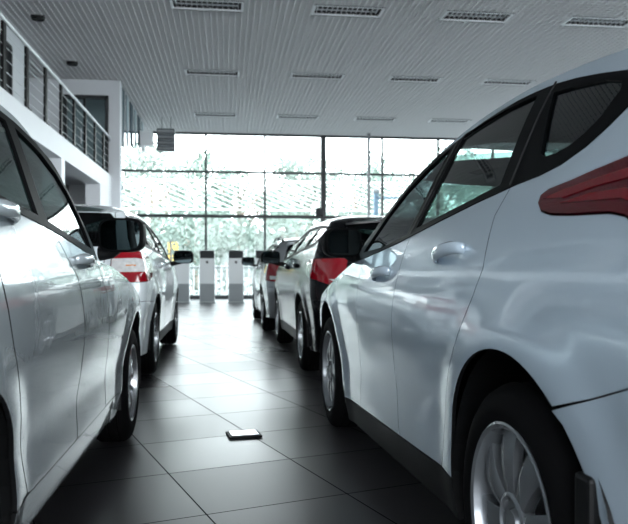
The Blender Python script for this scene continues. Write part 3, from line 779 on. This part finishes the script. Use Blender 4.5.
L=mk(BL,dict(paint=M['pearl'],belt=[(-.1,1.14),(.2,1.125),(.42,1.113),(.7,1.09),(1.0,1.06),(1.3,1.02),(1.54,.988)],
 dlo=dloL,roof=[(-.3,1.36),(.0,1.40),(.3,1.445),(.6,1.46),(.9,1.45),(1.1,1.42),(1.3,1.38)],wtop_y=1.08,
 sill=.24,gap=.0045,rocker=(.20,.245),rocker_mat=M['pearl'],door_bottom=.34,
 gap_rear=[(.26,1.12),(.25,1.0),(.26,.88),(.30,.76),(.36,.64),(.42,.52),(.49,.42),(.54,.347)],gap_mid=[(.90,1.07),(1.08,.92),(1.14,.75),(1.16,.5),(1.19,.347)],gap_front=[(1.50,.99),(1.62,.85),(1.70,.65),(1.76,.5),(1.80,.347)],
 hood=[(1.4,1.0),(1.54,.985),(1.9,.96),(2.3,.90),(2.6,.845),(2.85,.79),(3.1,.73),(3.4,.66)],fb_u=2.98,fb_z=.60,hood_y=(1.55,3.3),hood_crown=.08,
 bumper_seam=[(-.245,.63),(-.4,.65),(-.6,.68),(-.8,.69),(BL.Ur(.6,.69),.69)],tg_x=Tab([(.7,.60),(.95,.60),(1.2,.58),(1.5,.5)]),zrear=1.38,
 lamp=[(BL.Ur(.64,.95),.95),(BL.Ur(.80,.96),.96),(-.62,.95),(-.56,.90),(-.60,.82),(BL.Ur(.80,.77),.77),(BL.Ur(.64,.77),.77)],crown=Tab([(-.6,.02),(-.0,.05),(.6,.07),(1.4,.06)]),rear_pull=.06,
 panes=[('front_door_window',[(1.47,1.03),(1.44,1.15),(1.37,1.235),(1.27,1.30),(1.12,1.35),(.95,1.38),(.865,1.39),(.86,1.10),(1.1,1.07)]),
        ('rear_door_window',[(.78,1.395),(.6,1.40),(.4,1.385),(.2,1.335),(.06,1.26),(.04,1.16),(.4,1.14),(.76,1.11)])],
 rear_glass=[(.0,1.33),(.5,1.33),(.53,1.2),(.55,1.10),(.0,1.10)],rear_glass_band=[(.0,1.36),(.48,1.36),(.55,1.3),(.58,1.08),(.0,1.08)],
 wheel=('ten',.318,.205,.205,M['alloy']),wheel_x=.89,mirror=((.942,1.80,1.10),(.100,.08,.076)),mirror_mat=M['gloss'],handles=[(.36,1.085),(1.22,.975)],hslope=-.06))
carL=build_car(L,'pearl white saloon filling the left foreground, nearest black wing mirror','car',(-.52-.885,4.1-2.62,0),0,'saloon_car','parked white and black showroom cars')

# --- three crossovers farther down the hall
def suv(paint,label,cat,name,loc,rz,lampkind,top=1.48,wb=2.62,rails=False,rocker_mat=None,wheelkind='twin',wmat=None,spoiler=True,clad=False):
    k=top-1.48
    B=Body(W=[(.18,.83),(.26,.86),(.36,.872),(.5,.882),(.65,.90),(.78,.905),(.90,.895),(1.02,.868),(1.2,.80),(1.35+k,.72),(1.46+k,.65),(1.56+k,.56)],
     yr=[(.2,-.72),(.4,-.84),(.62,-.86),(.70,-.80),(.95,-.74),(1.10,-.70),(1.3+k,-.56),(1.48+k,-.42)],
     yf=[(.2,wb+.72-(2.62-wb)),(.4,wb+.84-(2.62-wb)),(.65,wb+.84-(2.62-wb)),(.85,wb+.74-(2.62-wb)),(1.0,wb+.58-(2.62-wb))],
     yw=[(.9,2.22),(1.02,2.12),(1.15,1.98),(1.3+k,1.74),(1.4+k,1.48),(1.48+k,1.16),(1.55+k,.9)],wb=wb,arch=.40,arch_z=.33,flare=.016,bow_r=.09,Rr=.20)
    dlo=[(1.98,1.04),(1.90,1.14),(1.78,1.23),(1.62,1.315+k*.7),(1.42,1.38+k),(1.2,1.42+k),(.9,1.438+k),(.5,1.438+k),(.1,1.425+k),(-.2,1.405+k),(-.38,1.385+k),(-.44,1.35+k),(-.43,1.25+k*.5),(-.40,1.18),(-.3,1.155),(-.1,1.14),(.3,1.125),(.8,1.10),(1.3,1.075),(1.7,1.055)]
    blt=[(-.3,1.155),(-.1,1.14),(.3,1.125),(.8,1.10),(1.3,1.075),(1.7,1.055),(1.98,1.04)]
    U=lambda x,z:B.Ur(x,z)
    if lampkind=='white':   # big wrap round lamp, red rim with a clear inner block
        lamp=[(U(.61,1.10)+.0,1.10),(-.30,1.085),(-.22,1.06),(-.20,.98),(-.26,.90),(-.40,.855),(U(.80,.845),.845),(U(.66,.845),.845),(U(.60,.90),.90)]
        bits=[('clear_lens',[(U(.615,1.03),1.03),(U(.78,1.035),1.035),(-.42,1.02),(-.385,.975),(-.43,.935),(U(.78,.925),.925),(U(.66,.925),.925),(U(.615,.95),.95)],M['clearlens']),('turn_lens',[(U(.72,.982),.982),(U(.79,.982),.982),(U(.79,.972),.972),(U(.72,.972),.972)],M['orange'])]
        lm=M['red']
    elif lampkind=='dark':
        lamp=[(U(.58,1.04),1.04),(-.40,1.03),(-.30,1.015),(-.28,.96),(-.36,.90),(U(.84,.86),.86),(U(.72,.815),.815),(U(.60,.84),.84)]
        bits=[('clear_lens',[(U(.62,.86),.86),(U(.74,.865),.865),(U(.71,.85),.85),(U(.64,.852),.852)],M['clearlens'])]; lm=M['red']
    else:
        lamp=[(U(.60,1.02),1.02),(-.44,1.03),(-.36,1.0),(-.40,.90),(-.50,.80),(U(.78,.77),.77),(U(.64,.78),.78)]
        bits=[('clear_lens',[(U(.66,.84),.84),(U(.82,.85),.85),(U(.82,.80),.80),(U(.68,.80),.80)],M['clearlens'])]; lm=M['red']
    sp=mk(B,dict(paint=paint,belt=blt,dlo=dlo,roof=[(-.6,1.40+k),(-.3,1.435+k),(.1,1.46+k),(.6,1.472+k),(1.0,1.465+k),(1.35,1.43+k)],wtop_y=1.28,
     sill=.33,rocker=(.22,.335),rocker_mat=rocker_mat or M['blk'],door_bottom=.34,
     gap_rear=[(.22,1.128),(.20,1.0),(.20,.85),(.28,.72),(.38,.60),(.46,.48),(.52,.34)],gap_mid=[(1.02,1.088),(1.03,.8),(1.04,.5),(1.04,.34)],gap_front=[(1.80,1.05),(1.80,.85),(1.78,.65),(1.82,.45),(1.85,.34)],
     hood=[(1.7,1.055),(1.98,1.035),(2.3,1.0),(2.6,.96),(2.9,.92),(3.2,.85),(3.4,.78)],fb_u=3.02-2*(2.62-wb),fb_z=.64,hood_y=(1.98,3.34-2*(2.62-wb)),hood_crown=.07,
     bumper_seam=[(-.22,.665),(-.4,.68),(-.6,.69),(B.Ur(.60,.69),.69)],tg_x=Tab([(.7,.56),(1.0,.56),(1.11,.572),(1.2,.625),(1.5,.585)] if lampkind=='white' else [(.7,.58),(.95,.57),(1.2,.56),(1.5,.5)]),zrear=1.41+k,
     lamp=lamp,lamp_mat=lm,lamp_bits=bits,crown=Tab([(-.6,.03),(-.2,.055),(.6,.07),(1.4,.06)]),rear_pull=.09,
     panes=[('front_door_window',[(1.86,1.07),(1.80,1.16),(1.68,1.24),(1.52,1.305+k*.7),(1.36,1.355+k),(1.18,1.39+k),(1.08,1.405+k),(1.08,1.115),(1.5,1.09)]),
        ('rear_door_window',[(.98,1.41+k),(.6,1.415+k),(.25,1.41+k),(.22,1.155),(.6,1.137),(.98,1.12)]),
        ('quarter_window',[(.16,1.40+k),(-.1,1.39+k),(-.34,1.365+k),(-.38,1.33+k),(-.36,1.22),(-.28,1.185),(.13,1.165)])],
     rear_glass=[(.0,1.36+k),(.55,1.36+k),(.58,1.30+k*.5),(.56,1.15),(.0,1.15)] if lampkind=='white' else [(.0,1.36+k),(.47,1.36+k),(.52,1.30+k*.5),(.54,1.10),(.0,1.09)],rear_glass_band=[(.0,1.40+k),(.565,1.40+k),(.60,1.36+k),(.60,1.20),(.575,1.13),(.0,1.13)] if lampkind=='white' else [(.0,1.40+k),(.48,1.40+k),(.545,1.36+k),(.56,1.07),(.0,1.06)],
     glass=M['glassdark'],
     wheel=(wheelkind,.335,.215,.215,wmat or M['alloy']),wheel_x=.895,mirror=((1.02,1.93,1.09),(.115,.085,.078)),mirror_mat=M['gloss'],handles=[(.42,.98),(1.22,.965)],hslope=-.03,spoiler=spoiler,rails=rails))
    return build_car(sp,label,cat,loc,rz,name,'parked white and black showroom cars')
suv(M['snow'],'white crossover parked ahead of the left saloon, red and clear tail lamp','car','crossover_car',(-.63-.895,6.62,0),0,'white',top=1.49,spoiler=False)
suv(M['blackpaint'],'black crossover parked ahead of the right hatchback, large red tail lamp','car','crossover_car',(.675+.895,6.72,0),.018,'dark',top=1.42,wb=2.50)
suv(M['silver'],'silver crossover with roof rails, farthest car on the right side','car','crossover_car',(.53+.895,11.08,0),.015,'side',top=1.40,rails=True,rocker_mat=M['silver'])

# ------------------------------------------------------------------ the hall
XL,XR,YB,YF,ZC=-2.6,10.5,-7.0,23.0,5.25
bm=bmesh.new(); bx(bm,((XL-4+XR)/2,(YB+YF)/2,-.05),(XR-XL+4.6,YF-YB+.4,.1)); struct(obj('floor',bm,M['floor']))
# open cell ceiling grid, suspended under a dark slab
LX=(-.32,2.0,4.22,6.42); LY=(11.85,15.92,20.3)
bm=bmesh.new(); p=.105
def segs(a,b,cuts):
    out=[]; c0=a
    for u,v in sorted(cuts):
        if u>c0: out.append((c0,u))
        c0=max(c0,v)
    if b>c0: out.append((c0,b))
    return out
x=-7.0
while x<XR:
    cuts=[(ly-.22,ly+.22) for lx in LX if abs(x-lx)<.57 for ly in LY]
    for a,b in segs(YB,YF,cuts): bx(bm,(x,(a+b)/2,ZC+.025),(.014,b-a,.05))
    x+=p
y=YB
while y<YF:
    cuts=[(lx-.57,lx+.57) for ly in LY if abs(y-ly)<.22 for lx in LX]
    for a,b in segs(-7.0,XR,cuts): bx(bm,((a+b)/2,y,ZC+.0255),(b-a,.014,.048))
    y+=p
cl=struct(obj('ceiling',bm,M['slat']))
bm=bmesh.new(); bx(bm,((XR-7)/2,(YB+YF)/2,ZC+.16),(XR+7.2,YF-YB+.4,.1)); obj('slab',bm,M['plenum'],cl)
# mezzanine
FX=-2.6
bm=bmesh.new()
bx(bm,(FX-.15,(YB+16.8)/2,2.885),(.3,16.8-YB,.35)); bx(bm,(FX-2.2,(YB+16.8)/2,2.95),(4.1,16.8-YB,.2))
mez=struct(obj('trim_1',bm,M['fascia']))
# wall under the mezzanine: piers between open recesses
bm=bmesh.new()
edges=[(16.8,15.3),(12.05,11.8),(8.55,8.3),(5.05,4.8),(1.55,1.3),(-1.95,-2.2),(-5.4,-7)]
for a,b in edges: bx(bm,(FX-.15,(a+b)/2,1.355),(.296,a-b,2.71))
struct(obj('wall_left',bm,M['fascia']))
bm=bmesh.new(); bx(bm,(FX-1.0,(YB+16.8)/2,1.42),(.1,16.8-YB,2.84))
struct(obj('wall_recess',bm,M['greywall']))
# upper storey back wall and the end wall that faces the camera
bm=bmesh.new(); bx(bm,(-3.95,(YB+14.4)/2,4.14),(.3,14.4-YB,2.2)); bx(bm,(-4.9,15.6,4.14),(.2,2.4,2.2)); struct(obj('wall_upper',bm,M['wall']))
bm=bmesh.new()
bx(bm,(-2.545,16.95,4.14),(.25,.3,2.2)); bx(bm,(-4.6,16.95,4.14),(1.8,.3,2.2)); bx(bm,(-3.19,16.95,5.06),(1.04,.3,.36))
bx(bm,(-4.06,16.95,1.52),(3.28,.298,3.04))
struct(obj('wall_end',bm,M['wall']))
# upper door in the end wall
dr=obj('door_1',BX((-3.63,16.80,3.96),(.09,.10,1.84)),M['frame']); struct(dr)
for c,s_ in (((-2.71,16.80,3.96),(.07,.10,1.84)),((-3.17,16.80,4.84),(1.0,.10,.08)),((-3.20,16.80,3.96),(.05,.08,1.84)),((-3.17,16.80,3.07),(1.0,.10,.06))): obj('door_frame',BX(c,s_),M['frame'],dr)
obj('door_glass',BX((-3.17,16.82,3.96),(.9,.012,1.78)),M['glassroom'],dr)
obj('door_handle',BX((-3.27,16.74,3.95),(.03,.05,.35),.006),M['steel'],dr)
# room behind the upper door
bm=bmesh.new(); bx(bm,(-3.9,18.6,4.14),(2.5,.1,2.2)); bx(bm,(-3.8,17.9,3.0),(2.4,1.5,.1)); struct(obj('trim_2',bm,M['blindpale']))
# upper storey windows on the back wall
def upper_window(n,y0,y1,z0,z1):
    x=-3.79
    o=struct(obj('window_%d'%n,BX((x,(y0+y1)/2,z1),(.08,y1-y0,.07)),M['frame']))
    for c,s_ in (((x,(y0+y1)/2,z0),(.08,y1-y0,.07)),((x,y0,(z0+z1)/2),(.08,.07,z1-z0)),((x,y1,(z0+z1)/2),(.08,.07,z1-z0)),((x,(y0+y1)/2,(z0+z1)/2),(.06,.05,z1-z0))): obj('window_frame',BX(c,s_),M['frame'],o)
    obj('window_pane',BX((x-.01,(y0+y1)/2,(z0+z1)/2),(.01,y1-y0,z1-z0)),M['screen'],o)
upper_window(5,10.6,13.2,3.12,4.83); upper_window(6,5.6,9.0,3.12,4.83)
# railing
rl=thing('mezzanine_railing','steel handrail with black posts and thin cables along the white mezzanine','railing',(FX-.04,12,3.06))
bm=bmesh.new(); tube(bm,[(0,-16,.87),(0,4.75,.87)],.026,10); tube(bm,[(0,4.75,.87),(.0,4.82,.80)],.03,10); obj('handrail',bm,M['rail'],rl,smooth=True)
for k in range(-12,5):
    bm=bmesh.new(); bx(bm,(-.015,k-.0,.42),(.035,.11,.86)); bx(bm,(.0,k,.02),(.07,.14,.02)); tube(bm,[(-.015,k,.83),(0,k,.86)],.012,6)
    obj('post',bm,M['blk'],rl)
for j in range(5):
    bm=bmesh.new(); tube(bm,[(-.02,-16,.13+.15*j),(-.02,4.75,.13+.15*j)],.0045,6); obj('cable',bm,M['rail'],rl,smooth=True)

# front facade
XM=[-6.27,-4.40,-2.53,-.66,1.2,3.07,5.01,6.88,8.75,10.5]
ZT=[.04,2.62,4.02,5.25]
w1=struct(obj('window_1',BX(((XM[0]+XM[-1])/2,YF,5.24),(XM[-1]-XM[0],.14,.10)),M['frame']))
for i,xm in enumerate(XM):
    if i==2: continue
    wd=.16 if i==5 else .07
    obj('mullion',BX((xm,YF-(.05 if i==5 else 0),2.62),(wd,.20 if i==5 else .12,5.2)),M['frame'] if i!=5 else M['frame'],w1)
for z,h in ((4.02,.065),(2.62,.10),(.06,.12)):
    obj('transom',BX(((XM[0]+XM[-1])/2,YF,z),(XM[-1]-XM[0],.13,h)),M['frame'] if z>.1 else M['frame'],w1)
XP=XM[:2]+XM[3:]
for a,b in zip(XP,XP[1:]):
    for c,d in zip(ZT,ZT[1:]): obj('window_pane',BX(((a+b)/2,YF,(c+d)/2),(b-a,.012,d-c)),M['glassroom'],w1)
# right side: white piers with glazing between them
bm=bmesh.new(); bx(bm,(XR,(YB+YF)/2,.4),(.24,YF-YB,.8)); bx(bm,(XR,(YB+YF)/2,4.9),(.24,YF-YB,.7))
yy=YB; bays=[]
while yy<YF:
    bx(bm,(XR,yy+.7,2.7),(.236,1.4,4.4)); bays.append((yy+1.4,min(yy+4.6,YF))); yy+=4.6
struct(obj('wall_right',bm,M['wall']))
for n_,(a,b) in enumerate(bays):
    if b-a<.3: continue
    w2=struct(obj('window_%d'%(10+n_),BX((XR,(a+b)/2,2.7),(.1,b-a,.07)),M['frame']))
    for yv in (a+.04,(a+b)/2,b-.04): obj('mullion',BX((XR,yv,2.68),(.1,.07,3.74)),M['frame'],w2)
    obj('window_pane',BX((XR,(a+b)/2,2.68),(.012,b-a,3.74)),M['glassroom'],w2)
# rear side, glazed from 0.9 m up with white piers
bm=bmesh.new(); bx(bm,((XR-6.9)/2,YB,.45),(XR+6.9,.2,.9)); bx(bm,((XR-6.9)/2,YB,5.0),(XR+6.9,.2,.5))
for xx in (-6.8,-2.6,1.7,6.1,10.4): bx(bm,(xx,YB,2.6),(.5,.2,5.2))
struct(obj('wall_back',bm,M['wall']))
bm=bmesh.new(); bx(bm,(-7.0,(YB+YF)/2,2.6),(.2,YF-YB,5.3)); struct(obj('wall_outer_left',bm,M['wall']))

# hanging vertical blinds between the end wall and the facade
for k in range(6):
    y=17.5+k*.80
    zl=3.85+(y-17.5)*.17
    b=BX((-2.46,y,(5.23+zl)/2),(.03,.34 if k%2 else .5,5.23-zl),.004)
    o=obj('blind_panel',b,M['blind'] if k%2==0 else M['blindpale'])
    tag(o,['grey-blue hanging blind strip right beside the end wall','pale hanging blind strip, second one past the end wall','grey-blue hanging blind strip, third past the end wall','pale hanging blind strip, fourth past the end wall','grey-blue hanging blind strip, fifth past the end wall','pale hanging blind strip nearest the front windows'][k],'blind','hanging blind strips')

# ceiling mounted louvred heater with white housing
h=thing('fan_heater','dark louvred heater with white housing hung under the ceiling by the blinds','heater',(-1.93,20.75,4.57),0)
bm=bmesh.new(); bx(bm,(.22,0,.02),(.50,.34,.62),.02); obj('casing',bm,M['heater'],h)
for k in range(7): obj('louvre',BX((.22,-.185,-.23+k*.08),(.44,.03,.05),rot=Euler((.6,0,0)).to_matrix()),M['greyframe'] if k%2 else M['steel'],h)
bm=bmesh.new(); bx(bm,(-.32,0,.05),(.36,.3,.40),.02); bx(bm,(-.42,0,-.22),(.10,.2,.2),.02); obj('housing',bm,M['box'],h)
bm=bmesh.new(); tube(bm,[(-.2,0,-.06),(.05,0,-.06)],.025,8); obj('pipe',bm,M['blk'],h)
for hx in (.1,.35):
    bm=bmesh.new(); tube(bm,[(hx,0,.3),(hx,0,.69)],.012,6); obj('hanger',bm,M['greyframe'],h)

# ceiling lights
names_row=['nearest row','middle row','farthest row']
names_col=['leftmost','second from the left','third from the left','rightmost']
def make_light():
    t=thing('ceiling_light','x','light',(0,0,ZC))
    bm=bmesh.new(); L,Wd=1.18,.48
    for sy in (-1,1): bx(bm,(0,sy*(Wd/2-.03),.012),(L,.06,.02))
    for sx in (-1,1): bx(bm,(sx*(L/2-.02),0,.012),(.04,Wd-.1,.02))
    obj('frame',bm,M['lightframe'],t)
    bm=bmesh.new(); bx(bm,(0,0,.09),(L,Wd,.01)); 
    bx(bm,(0,Wd/2-.005,.045),(L,.01,.09)); bx(bm,(0,-Wd/2+.005,.045),(L,.01,.09))
    obj('reflector',bm,M['plenum'],t)  # inside of the fitting coloured dark to stand for its unlit recess
    bm=bmesh.new()
    for k in range(1,14): bx(bm,(-L/2+L*k/14,0,.056),(.008,Wd-.09,.036))
    obj('louvre',bm,M['louvre'],t)
    for sy in (.1,):
        bm=bmesh.new(); tube(bm,[(-.5,sy,.055),(.5,sy,.055)],.012,8); obj('tube',bm,M['lightframe'],t,smooth=True)
    return t
L0=make_light(); first=True
for r,yy in enumerate((11.85,15.92,20.3)):
    for c_,xx in enumerate((-.32,2.0,4.22,6.42)):
        lab='recessed louvred ceiling light, %s of the %s'%(names_col[c_],names_row[r])
        if first: L0.location=(xx,yy,ZC-.012); L0['label']=lab; L0['group']='recessed ceiling lights'; first=False
        else: dup(L0,(xx,yy,ZC-.012),lab,group='recessed ceiling lights')
for (xx,yy,lab) in ((-3.2,12.76,'small dark round ceiling spot nearer the camera above the handrail'),(-3.2,15.5,'small dark round ceiling spot near the end wall above the mezzanine')):
    s_=thing('ceiling_spot',lab,'spotlight',(xx,yy,ZC-.02),0,'round ceiling spots')
    bm=bmesh.new(); lathe(bm,[(-.03,.10),(.01,.12),(.05,.12),(.05,0)],20,'z'); obj('ring',bm,M['blk'],s_,smooth=True)
    bm=bmesh.new(); lathe(bm,[(-.02,.0),(-.02,.07),(.0,.08)],16,'z'); obj('lens',bm,M['screen'],s_,smooth=True)

# kiosks
def kiosk(x,y,lab):
    k=thing('info_kiosk',lab,'kiosk',(x,y,0),0,'white standing kiosks by the front windows')
    bm=bmesh.new(); bx(bm,(0,0,.75),(.42,.20,1.46),.012); obj('body',bm,M['kiosk'],k)
    obj('display',BX((0,-.105,1.36),(.40,.02,.22),.006),M['screen'],k)
    obj('lower_panel',BX((0,-.103,.29),(.40,.014,.50),.004),M['kioskgrey'],k)
    obj('reader',BX((0,-.108,1.14),(.06,.02,.07),.006),M['blk'],k)
    obj('foot',BX((0,0,.012),(.48,.30,.024),.004),M['kioskgrey'],k)
kiosk(-1.25,20.45,'white kiosk with dark display, partly hidden behind the white crossover mirror')
kiosk(-.55,20.40,'white kiosk with dark display, first fully visible right of the white crossover')
kiosk(.25,20.32,'white kiosk with dark display, in the middle of the aisle view')
kiosk(1.0,20.25,'white kiosk with dark display, partly hidden behind the silver crossover')
# metal hoop stand left of the kiosks
h=thing('hoop_stand','grey metal hoop stand left of the white kiosks','stand',(-1.75,20.6,0))
bm=bmesh.new(); tube(bm,[(-.22,0,.02),(-.22,0,1.74),(.18,0,1.74),(.18,0,.02)],.025,8); obj('hoop',bm,M['greyframe'],h)
bm=bmesh.new(); bx(bm,(-.02,0,.012),(.55,.3,.024),.005); obj('foot',bm,M['greyframe'],h)
# speaker on the thick mullion
s_=thing('wall_speaker','small black speaker box on the facade beam by the thick dark post','speaker',(2.93,YF-.22,2.76))
obj('cabinet',BX((0,0,0),(.24,.2,.26),.015),M['blk'],s_); obj('grille',BX((0,-.105,0),(.2,.01,.22),.004),M['screen'],s_); obj('bracket',BX((0,.13,-.05),(.06,.12,.05)),M['blk'],s_)
# floor outlet box
f=thing('floor_outlet','square steel floor socket cover lying on the dark tiles in the aisle','floor socket',(.095,4.13,0),math.radians(9))
obj('rim',BX((0,0,.006),(.185,.155,.012),.003),M['blk'],f); obj('cover',BX((0,0,.013),(.155,.115,.006),.002),M['outlet'],f)

# ------------------------------------------------------------------ outside
bm=bmesh.new(); bx(bm,(0,70,-.16),(260,220,.1)); g_=obj('ground',bm,M['asphalt']); struct(g_)
fn=thing('garden_fence','white picket fence outside the front windows','fence',(0,26.5,-.1))
for z in (.25,1.12): obj('rail',BX((0,0,z),(18,.03,.05)),M['fence'],fn)
bm=bmesh.new()
for k in range(-44,45): bx(bm,(k*.2,-.03,.65),(.05,.02,1.1))
obj('pickets',bm,M['fence'],fn)['kind']='stuff'
obj('guard_rail',BX((0,-.4,1.1),(18,.05,.06)),M['greyframe'],fn)
# trees
def tree(x,y,h,r,mat_,lab,seed):
    rnd=random.Random(seed)
    t=thing('tree',lab,'tree',(x,y,-.11),0,'trees outside the front windows')
    bm=bmesh.new(); tube(bm,[(0,0,0),(.1,.05,h*.3),(.0,0,h*.7)],[r*.07,r*.055,r*.03],8)
    for k in range(6):
        a=rnd.uniform(0,6.28); z=h*rnd.uniform(.3,.55); tube(bm,[(0,0,z),(math.cos(a)*r*.4,math.sin(a)*r*.4,z+h*.15),(math.cos(a)*r*.7,math.sin(a)*r*.7,z+h*.28)],[r*.03,r*.02,r*.008],6)
    obj('trunk',bm,M['bark'],t,smooth=True)
    V=[];F=[]
    for c in range(26):
        a=rnd.uniform(0,6.28); e=rnd.uniform(-1,1); rr=rnd.uniform(.35,.8)
        cc=Vector((math.cos(a)*r*rr*math.sqrt(1-e*e*.8),math.sin(a)*r*rr*math.sqrt(1-e*e*.8),h*.62+e*h*.30)); cr=r*rnd.uniform(.22,.38)
        for k in range(110):
            d=Vector((rnd.gauss(0,1),rnd.gauss(0,1),rnd.gauss(0,1))).normalized()*cr*rnd.uniform(.5,1.05)
            q=cc+d; u=Vector((rnd.gauss(0,1),rnd.gauss(0,1),rnd.gauss(0,1))).normalized(); v=u.orthogonal().normalized(); s=r*rnd.uniform(.035,.06)
            b=len(V); V.extend([q-u*s,q-v*s*.6,q+u*s,q+v*s*.6]); F.append((b,b+1,b+2,b+3))
    me=bpy.data.meshes.new('foliage'); me.from_pydata([tuple(v) for v in V],[],F); me.materials.append(mat_)
    o=bpy.data.objects.new('foliage',me); C.objects.link(o); o.parent=t
TR=[(-11,43,7.6,3.0,'leaf','leafy tree outside at the far left edge of the windows'),(-4.8,47,9.2,3.3,'leaf2','tall haze-paled tree outside behind the louvred heater'),(.9,55,10.6,3.9,'leaf','broad tree outside above the first visible kiosk'),
 (5.2,46,9.0,3.0,'leaf2','haze-paled tree outside above the middle kiosk'),(9.8,55,10.2,3.6,'leaf','tree outside seen above the silver crossover'),(14.0,46,9.4,3.2,'leaf','tree outside seen right of the thick dark post'),(20,53,8.8,3.6,'leaf2','tree outside seen beside the rightmost window'),
 (-15,50,9,3.8,'leaf','tree outside beyond the left windows, mostly hidden'),(-9.3,60,11.5,3.6,'leaf2','tree outside behind the hanging blinds'),(-2.2,68,12.5,4.2,'leaf','tallest far tree outside, left of the first kiosk'),(6.4,72,13,4.2,'leaf2','far tall tree outside between the kiosks and the thick post'),(15.4,70,13,4.2,'leaf','far tall tree outside right of the thick post'),(25,66,12,4.0,'leaf2','far tall tree outside by the rightmost panes'),
 (-1.6,36,4.6,2.3,'leaf','low bushy tree outside beside the yellow panel'),(3.6,38,4.8,2.4,'leaf','low bushy tree outside behind the middle kiosk'),(8.6,37,4.6,2.4,'leaf2','low bushy tree outside above the silver crossover'),(-6.6,38,4.8,2.3,'leaf2','low bushy tree outside behind the white crossover roof')]
for k,(x,y,h,r,m_,lab) in enumerate(TR): tree(x,y,h,r,M[m_],lab,k+3)
# pale building far behind
b_=thing('outdoor_building','long pale flat-roofed building far beyond the trees','building',(5,90,-.1))
obj('wall',BX((0,3,2.6),(90,5.8,5.2)),M['bldg'],b_); obj('roof',BX((0,3,5.35),(91,6.4,.3)),M['roofmetal'],b_)
# slanting white slats, added to draw pale diagonal lines across the panes
c_=thing('slanting_slats','long outdoor row of thin slanting white slats in front of the trees','canopy',(0,31,-.1))
bm=bmesh.new()
for k in range(-26,36):
    a=Vector((k*.52,1.6,5.0)); b=Vector((k*.52+3.0,-.6,3.55)); d=b-a
    tube(bm,[a,b],.013,6)
obj('slats',bm,M['fence'],c_)['kind']='stuff'
obj('upper_beam',BX((3,1.66,5.02),(33,.08,.06)),M['fence'],c_); obj('lower_beam',BX((5.5,-.66,3.53),(34,.06,.05)),M['fence'],c_)
for k in range(5): obj('post',BX((-12+k*8.5,1.7,2.5),(.1,.1,5.0),.006),M['fence'],c_)
# hedge
V=[];F=[];rnd=random.Random(5)
for k in range(9000):
    q=Vector((rnd.uniform(-10,11),rnd.uniform(-.45,.45),rnd.uniform(.0,2.75))); u=Vector((rnd.gauss(0,1),rnd.gauss(0,1),rnd.gauss(0,1))).normalized(); v=u.orthogonal().normalized(); q+=u*.05; s_=rnd.uniform(.05,.10)
    b=len(V); V.extend([q-u*s_,q-v*s_*.6,q+u*s_,q+v*s_*.6]); F.append((b,b+1,b+2,b+3))
me=bpy.data.meshes.new('hedge'); me.from_pydata([tuple(v) for v in V],[],F); me.materials.append(M['hedge'])
o=bpy.data.objects.new('hedge',me); C.objects.link(o); o.location=(0,28.6,-.1); tag(o,'tall haze-paled green hedge outside behind the white picket fence','hedge')
# yellow panel and outdoor posts
y_=thing('yellow_sign','small yellow sign panel on a post outside the windows','sign',(-2.2,30,-.1)); obj('panel',BX((0,0,1.75),(.42,.04,.8),.01),M['yellow'],y_); obj('post',BX((0,.04,.8),(.06,.05,1.6)),M['greyframe'],y_)
p_=thing('barrier_post','blue-grey post with a long horizontal arm outside right of the thick post','post',(5.35,25.6,-.1))
obj('column',BX((0,0,1.9),(.16,.16,3.8),.01),M['bluegrey'],p_); obj('arm',BX((1.05,-.05,3.62),(2.1,.06,.08),.008),M['bluegrey'],p_); obj('cap',BX((0,0,3.86),(.22,.22,.14),.02),M['greyframe'],p_)
p_=obj('thin_post',BX((4.45,YF-.6,2.62),(.09,.09,5.24),.005),M['greyframe']); tag(p_,'grey square post from ceiling to floor just right of the thick post','post')

# ------------------------------------------------------------------ light
w=bpy.data.worlds.new('World'); bpy.context.scene.world=w; w.use_nodes=True; nt=w.node_tree
bg=nt.nodes['Background']
tc=nt.nodes.new('ShaderNodeTexCoord'); sx=nt.nodes.new('ShaderNodeSeparateXYZ'); nt.links.new(tc.outputs['Generated'],sx.inputs[0])
rp=nt.nodes.new('ShaderNodeValToRGB'); nt.links.new(sx.outputs['Z'],rp.inputs[0])
rp.color_ramp.elements[0].position=0; rp.color_ramp.elements[0].color=(.93,.965,1,1); rp.color_ramp.elements[1].position=.6; rp.color_ramp.elements[1].color=(.86,.93,1,1)
nt.links.new(rp.outputs[0],bg.inputs[0]); bg.inputs[1].default_value=SKY=8.0
def portal(name,loc,rot,sx_,sy_):
    l=bpy.data.lights.new(name,'AREA'); l.shape='RECTANGLE'; l.size=sx_; l.size_y=sy_; l.cycles.is_portal=True
    o=bpy.data.objects.new(name,l); C.objects.link(o); o.location=loc; o.rotation_euler=rot
portal('facade_daylight',((XM[0]+XM[-1])/2,YF+.1,2.62),(-PI/2,0,0),XM[-1]-XM[0],5.2)
portal('side_daylight',(XR+.1,(YB+YF)/2,2.62),(0,PI/2,0),5.2,YF-YB)
portal('rear_daylight',(1.8,YB-.15,2.8),(PI/2,0,0),17,3.9)

# ------------------------------------------------------------------ camera
cd=bpy.data.cameras.new('Camera'); cam=bpy.data.objects.new('Camera',cd); C.objects.link(cam)
cd.sensor_width=36; cd.sensor_fit='HORIZONTAL'; cd.lens=36*720/628; cd.shift_y=(269-262)/628; cd.clip_start=.05; cd.clip_end=400
cam.location=(0,0,.95); cam.rotation_euler=(PI/2,0,-math.atan(87/720))
cd.dof.use_dof=True; cd.dof.focus_distance=2.6; cd.dof.aperture_fstop=5.2
sc=bpy.context.scene; sc.camera=cam
sc.view_settings.view_transform='Standard'; sc.view_settings.look='None'; sc.view_settings.gamma=1; sc.view_settings.exposure=0.6
sc.cycles.max_bounces=8; sc.cycles.diffuse_bounces=3; sc.cycles.glossy_bounces=4; sc.cycles.transparent_max_bounces=16
sc.cycles.sample_clamp_indirect=8
